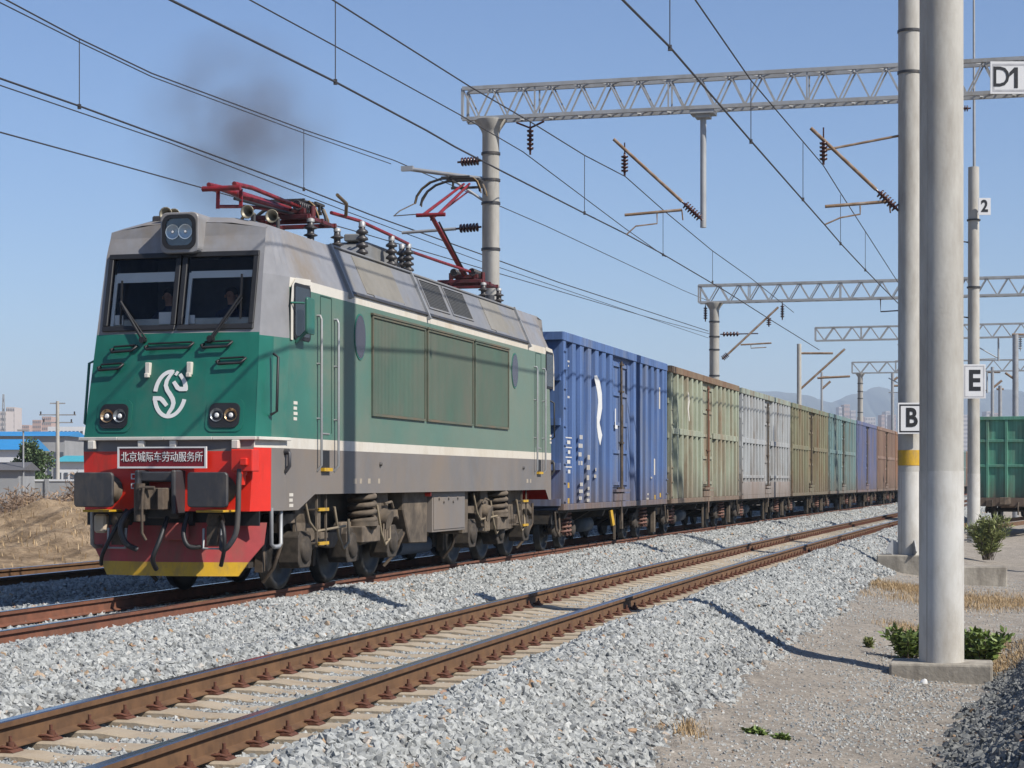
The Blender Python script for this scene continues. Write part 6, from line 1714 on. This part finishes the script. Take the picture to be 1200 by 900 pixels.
for px0, px1, yt, Y, m, lab in [(-4, 7, 482, 900, 'tower', 'pale apartment tower at the very left edge'), (7, 17, 477, 930, 'tower', 'tallest pale apartment tower left of the tree'), (38, 48, 492, 1000, 'tower2', 'pinkish apartment block right above the tree'), (49, 60, 488, 980, 'tower2', 'taller pinkish apartment block near the utility pole'), (24, 34, 498, 1050, 'tower2', 'small pinkish block between the pale and the pink towers')]:
    block('apartment_tower', px0, px1, yt, Y, 14, M[m], lab, floors=14, cols=5, winm=M['tw'])
for px0, px1, yt, Y, m, lab in [(983, 987, 473, 2600, 'tower', 'thin white tower in the hazy city above the teal wagon'), (989, 996, 470, 2600, 'tower2', 'tallest pinkish tower in the hazy city above the teal wagon'), (997, 1003, 477, 2650, 'tower', 'short white block right of the tallest hazy tower'),
                                (1008, 1013, 484, 2500, 'tower2', 'low pinkish block above the violet blue wagon'), (1014, 1026, 485, 2550, 'tower', 'wide pale block above the violet blue wagon'), (1033, 1037, 482, 2500, 'tower2', 'slim pinkish block left of the B sign'), (1038, 1043, 478, 2600, 'tower', 'slim pale tower left of the B sign'), (1044, 1050, 482, 2550, 'tower2', 'pinkish tower touching the B sign'),
                                (1129, 1134, 482, 2500, 'tower', 'pale tower seen between the two right-hand poles'), (1156, 1162, 478, 2600, 'tower', 'pale tower right of the E pole above the green wagon'), (1165, 1171, 480, 2550, 'tower2', 'pinkish tower right of the E pole above the green wagon')]:
    block('apartment_tower', px0, px1, yt + 4, Y, 25, M[m], lab, floors=16, cols=4, winm=M['tw'])
# utility pole and lamp mast on the left
up = at(67.5, 470, 128)
t = thing('utility_pole', (up.x, 128, -.95), 0, 'utility pole with crossarms left of the locomotive', 'pole')
b = MB(); b.cyl((0, 0, 0), (0, 0, up.z + .95), .16, .11, n=10); b.build('shaft', M['concrete'], t)
b = MB(); z = up.z + .95
for dz, l in ((-.15, .5), (-.9, 1.2), (-1.4, 1.0)): b.bar((-l, 0, z + dz), (l, 0, z + dz), .08, .08)
b.build('crossarm', M['steel'], t)
b = MB()
for dz, l in ((-.9, 1.1), (-1.4, .9)):
    for s in (-1, 1): b.cyl((s * l, 0, z + dz), (s * l, 0, z + dz + .22), .05, n=8)
b.build('insulator', M['greyins'], t)
lm = at(34.5, 505, 120)
t = thing('lamp_mast', (lm.x, 118.5, -.95), 0, 'thin pale mast in front of the round tree', 'mast')
b = MB(); b.cyl((0, 0, 0), (0, 0, lm.z + .95), .07, .05, n=8); b.build('shaft', M['steel'], t)
b = MB(); b.box(-.35, .35, -.1, .1, lm.z + .9, lm.z + 1.0); b.build('lamp_arm', M['steel'], t)
tw = at(4, 462, 600)
t = thing('steel_mast', (tw.x, 600, -.95), 0, 'tall thin steel mast far off at the left edge', 'mast')
b = MB()
for dx, dy in ((-.8, -.8), (.8, -.8), (.8, .8), (-.8, .8)): b.bar((dx, dy, 0), (dx * .2, dy * .2, tw.z + .95), .16, .16)
b.build('leg', M['steel'], t)
b = MB()
for k in range(10): 
    z = k * (tw.z + .95) / 10; f = 1 - .8 * k / 10; b.bar((-.8 * f, -.8 * f, z), (.8 * f, .8 * f, z + 2), .1, .1); b.bar((.8 * f, -.8 * f, z), (-.8 * f, .8 * f, z + 2), .1, .1)
b.build('lattice', M['steel'], t)

# loose plinth and pale stone beside the thickest pole
b = MB(); b.lathe((0, 0, -.05), (0, 0, 1), [(0, .03), (.05, .055), (.1, .05), (.14, .02)], 9)
o = b.build('white_stone', M['purewhite'], loc=(at(1081, 797, 23.7).x, 23.7, -.88)); o.rotation_euler = (.3, .4, 0)
tag(o, 'single white stone lying against the plinth of the thickest pole', 'stone')
pl = at(1152, 672, 46)
b = MB(); b.box(-.75, .75, -.3, .3, -.4, .42); o = b.build('concrete_block', M['plinth'], loc=(pl.x - .1, 46.6, -.85), bevel=.03); tag(o, 'low concrete block beside the feathery bush', 'block')

# ================================================================== SMOKE AND HAZE
def volume_obj(name, build, label, cat):
    pass
b = MB()
b.lathe((0, 0, -4.2), (0, 0, 1), [(-1.4, 1.0), (0, 2.7), (2.2, 4.0), (4.3, 4.6), (6.6, 4.1), (8.2, 2.9), (9.0, .8)], 24)
vm = bpy.data.materials.new('dark_smoke'); vm.use_nodes = True
nt = vm.node_tree; nt.nodes.clear()
o_ = nt.nodes.new('ShaderNodeOutputMaterial'); pv = nt.nodes.new('ShaderNodeVolumePrincipled')
pv.inputs['Color'].default_value = (.24, .19, .17, 1)
tc = nt.nodes.new('ShaderNodeTexCoord'); nz_ = nt.nodes.new('ShaderNodeTexNoise'); nz_.inputs['Scale'].default_value = .5; nz_.inputs['Detail'].default_value = 4
nt.links.new(tc.outputs['Object'], nz_.inputs['Vector'])
mp = nt.nodes.new('ShaderNodeMapping'); mp.inputs['Location'].default_value = (0, 0, -.1); mp.inputs['Scale'].default_value = (1 / 4.6, 1 / 4.6, 1 / 5.2)
nt.links.new(tc.outputs['Object'], mp.inputs['Vector'])
ln = nt.nodes.new('ShaderNodeVectorMath'); ln.operation = 'LENGTH'; nt.links.new(mp.outputs[0], ln.inputs[0])
mr = nt.nodes.new('ShaderNodeMapRange'); mr.inputs[1].default_value = .0; mr.inputs[2].default_value = .98; mr.inputs[3].default_value = 1; mr.inputs[4].default_value = 0; mr.interpolation_type = 'SMOOTHSTEP'
nt.links.new(ln.outputs['Value'], mr.inputs[0])
r2 = nt.nodes.new('ShaderNodeMapRange'); r2.inputs[1].default_value = .33; r2.inputs[2].default_value = .68; nt.links.new(nz_.outputs['Fac'], r2.inputs[0])
mu = nt.nodes.new('ShaderNodeMath'); mu.operation = 'MULTIPLY'; nt.links.new(mr.outputs[0], mu.inputs[0]); nt.links.new(r2.outputs[0], mu.inputs[1])
mu2 = nt.nodes.new('ShaderNodeMath'); mu2.operation = 'MULTIPLY'; mu2.inputs[1].default_value = .4; nt.links.new(mu.outputs[0], mu2.inputs[0])
nt.links.new(mu2.outputs[0], pv.inputs['Density']); nt.links.new(pv.outputs[0], o_.inputs['Volume'])
so_ = b.build('smoke', vm, loc=at(278, 182, 72)); tag(so_, 'puff of dark grey smoke drifting above the locomotive', 'smoke', kind='stuff')

HAZE = True
if HAZE:
    b = MB(); b.box(-12000, 12000, -1000, 17000, -7, 330)
    hm = bpy.data.materials.new('thin_haze'); hm.use_nodes = True
    nt = hm.node_tree; nt.nodes.clear()
    o_ = nt.nodes.new('ShaderNodeOutputMaterial'); pv = nt.nodes.new('ShaderNodeVolumePrincipled')
    pv.inputs['Color'].default_value = (.72, .85, 1.0, 1); pv.inputs['Density'].default_value = 1.7e-4; pv.inputs['Anisotropy'].default_value = 0
    nt.links.new(pv.outputs[0], o_.inputs['Volume'])
    tag(b.build('haze', hm), 'thin blue haze over the plain', 'haze', kind='stuff')
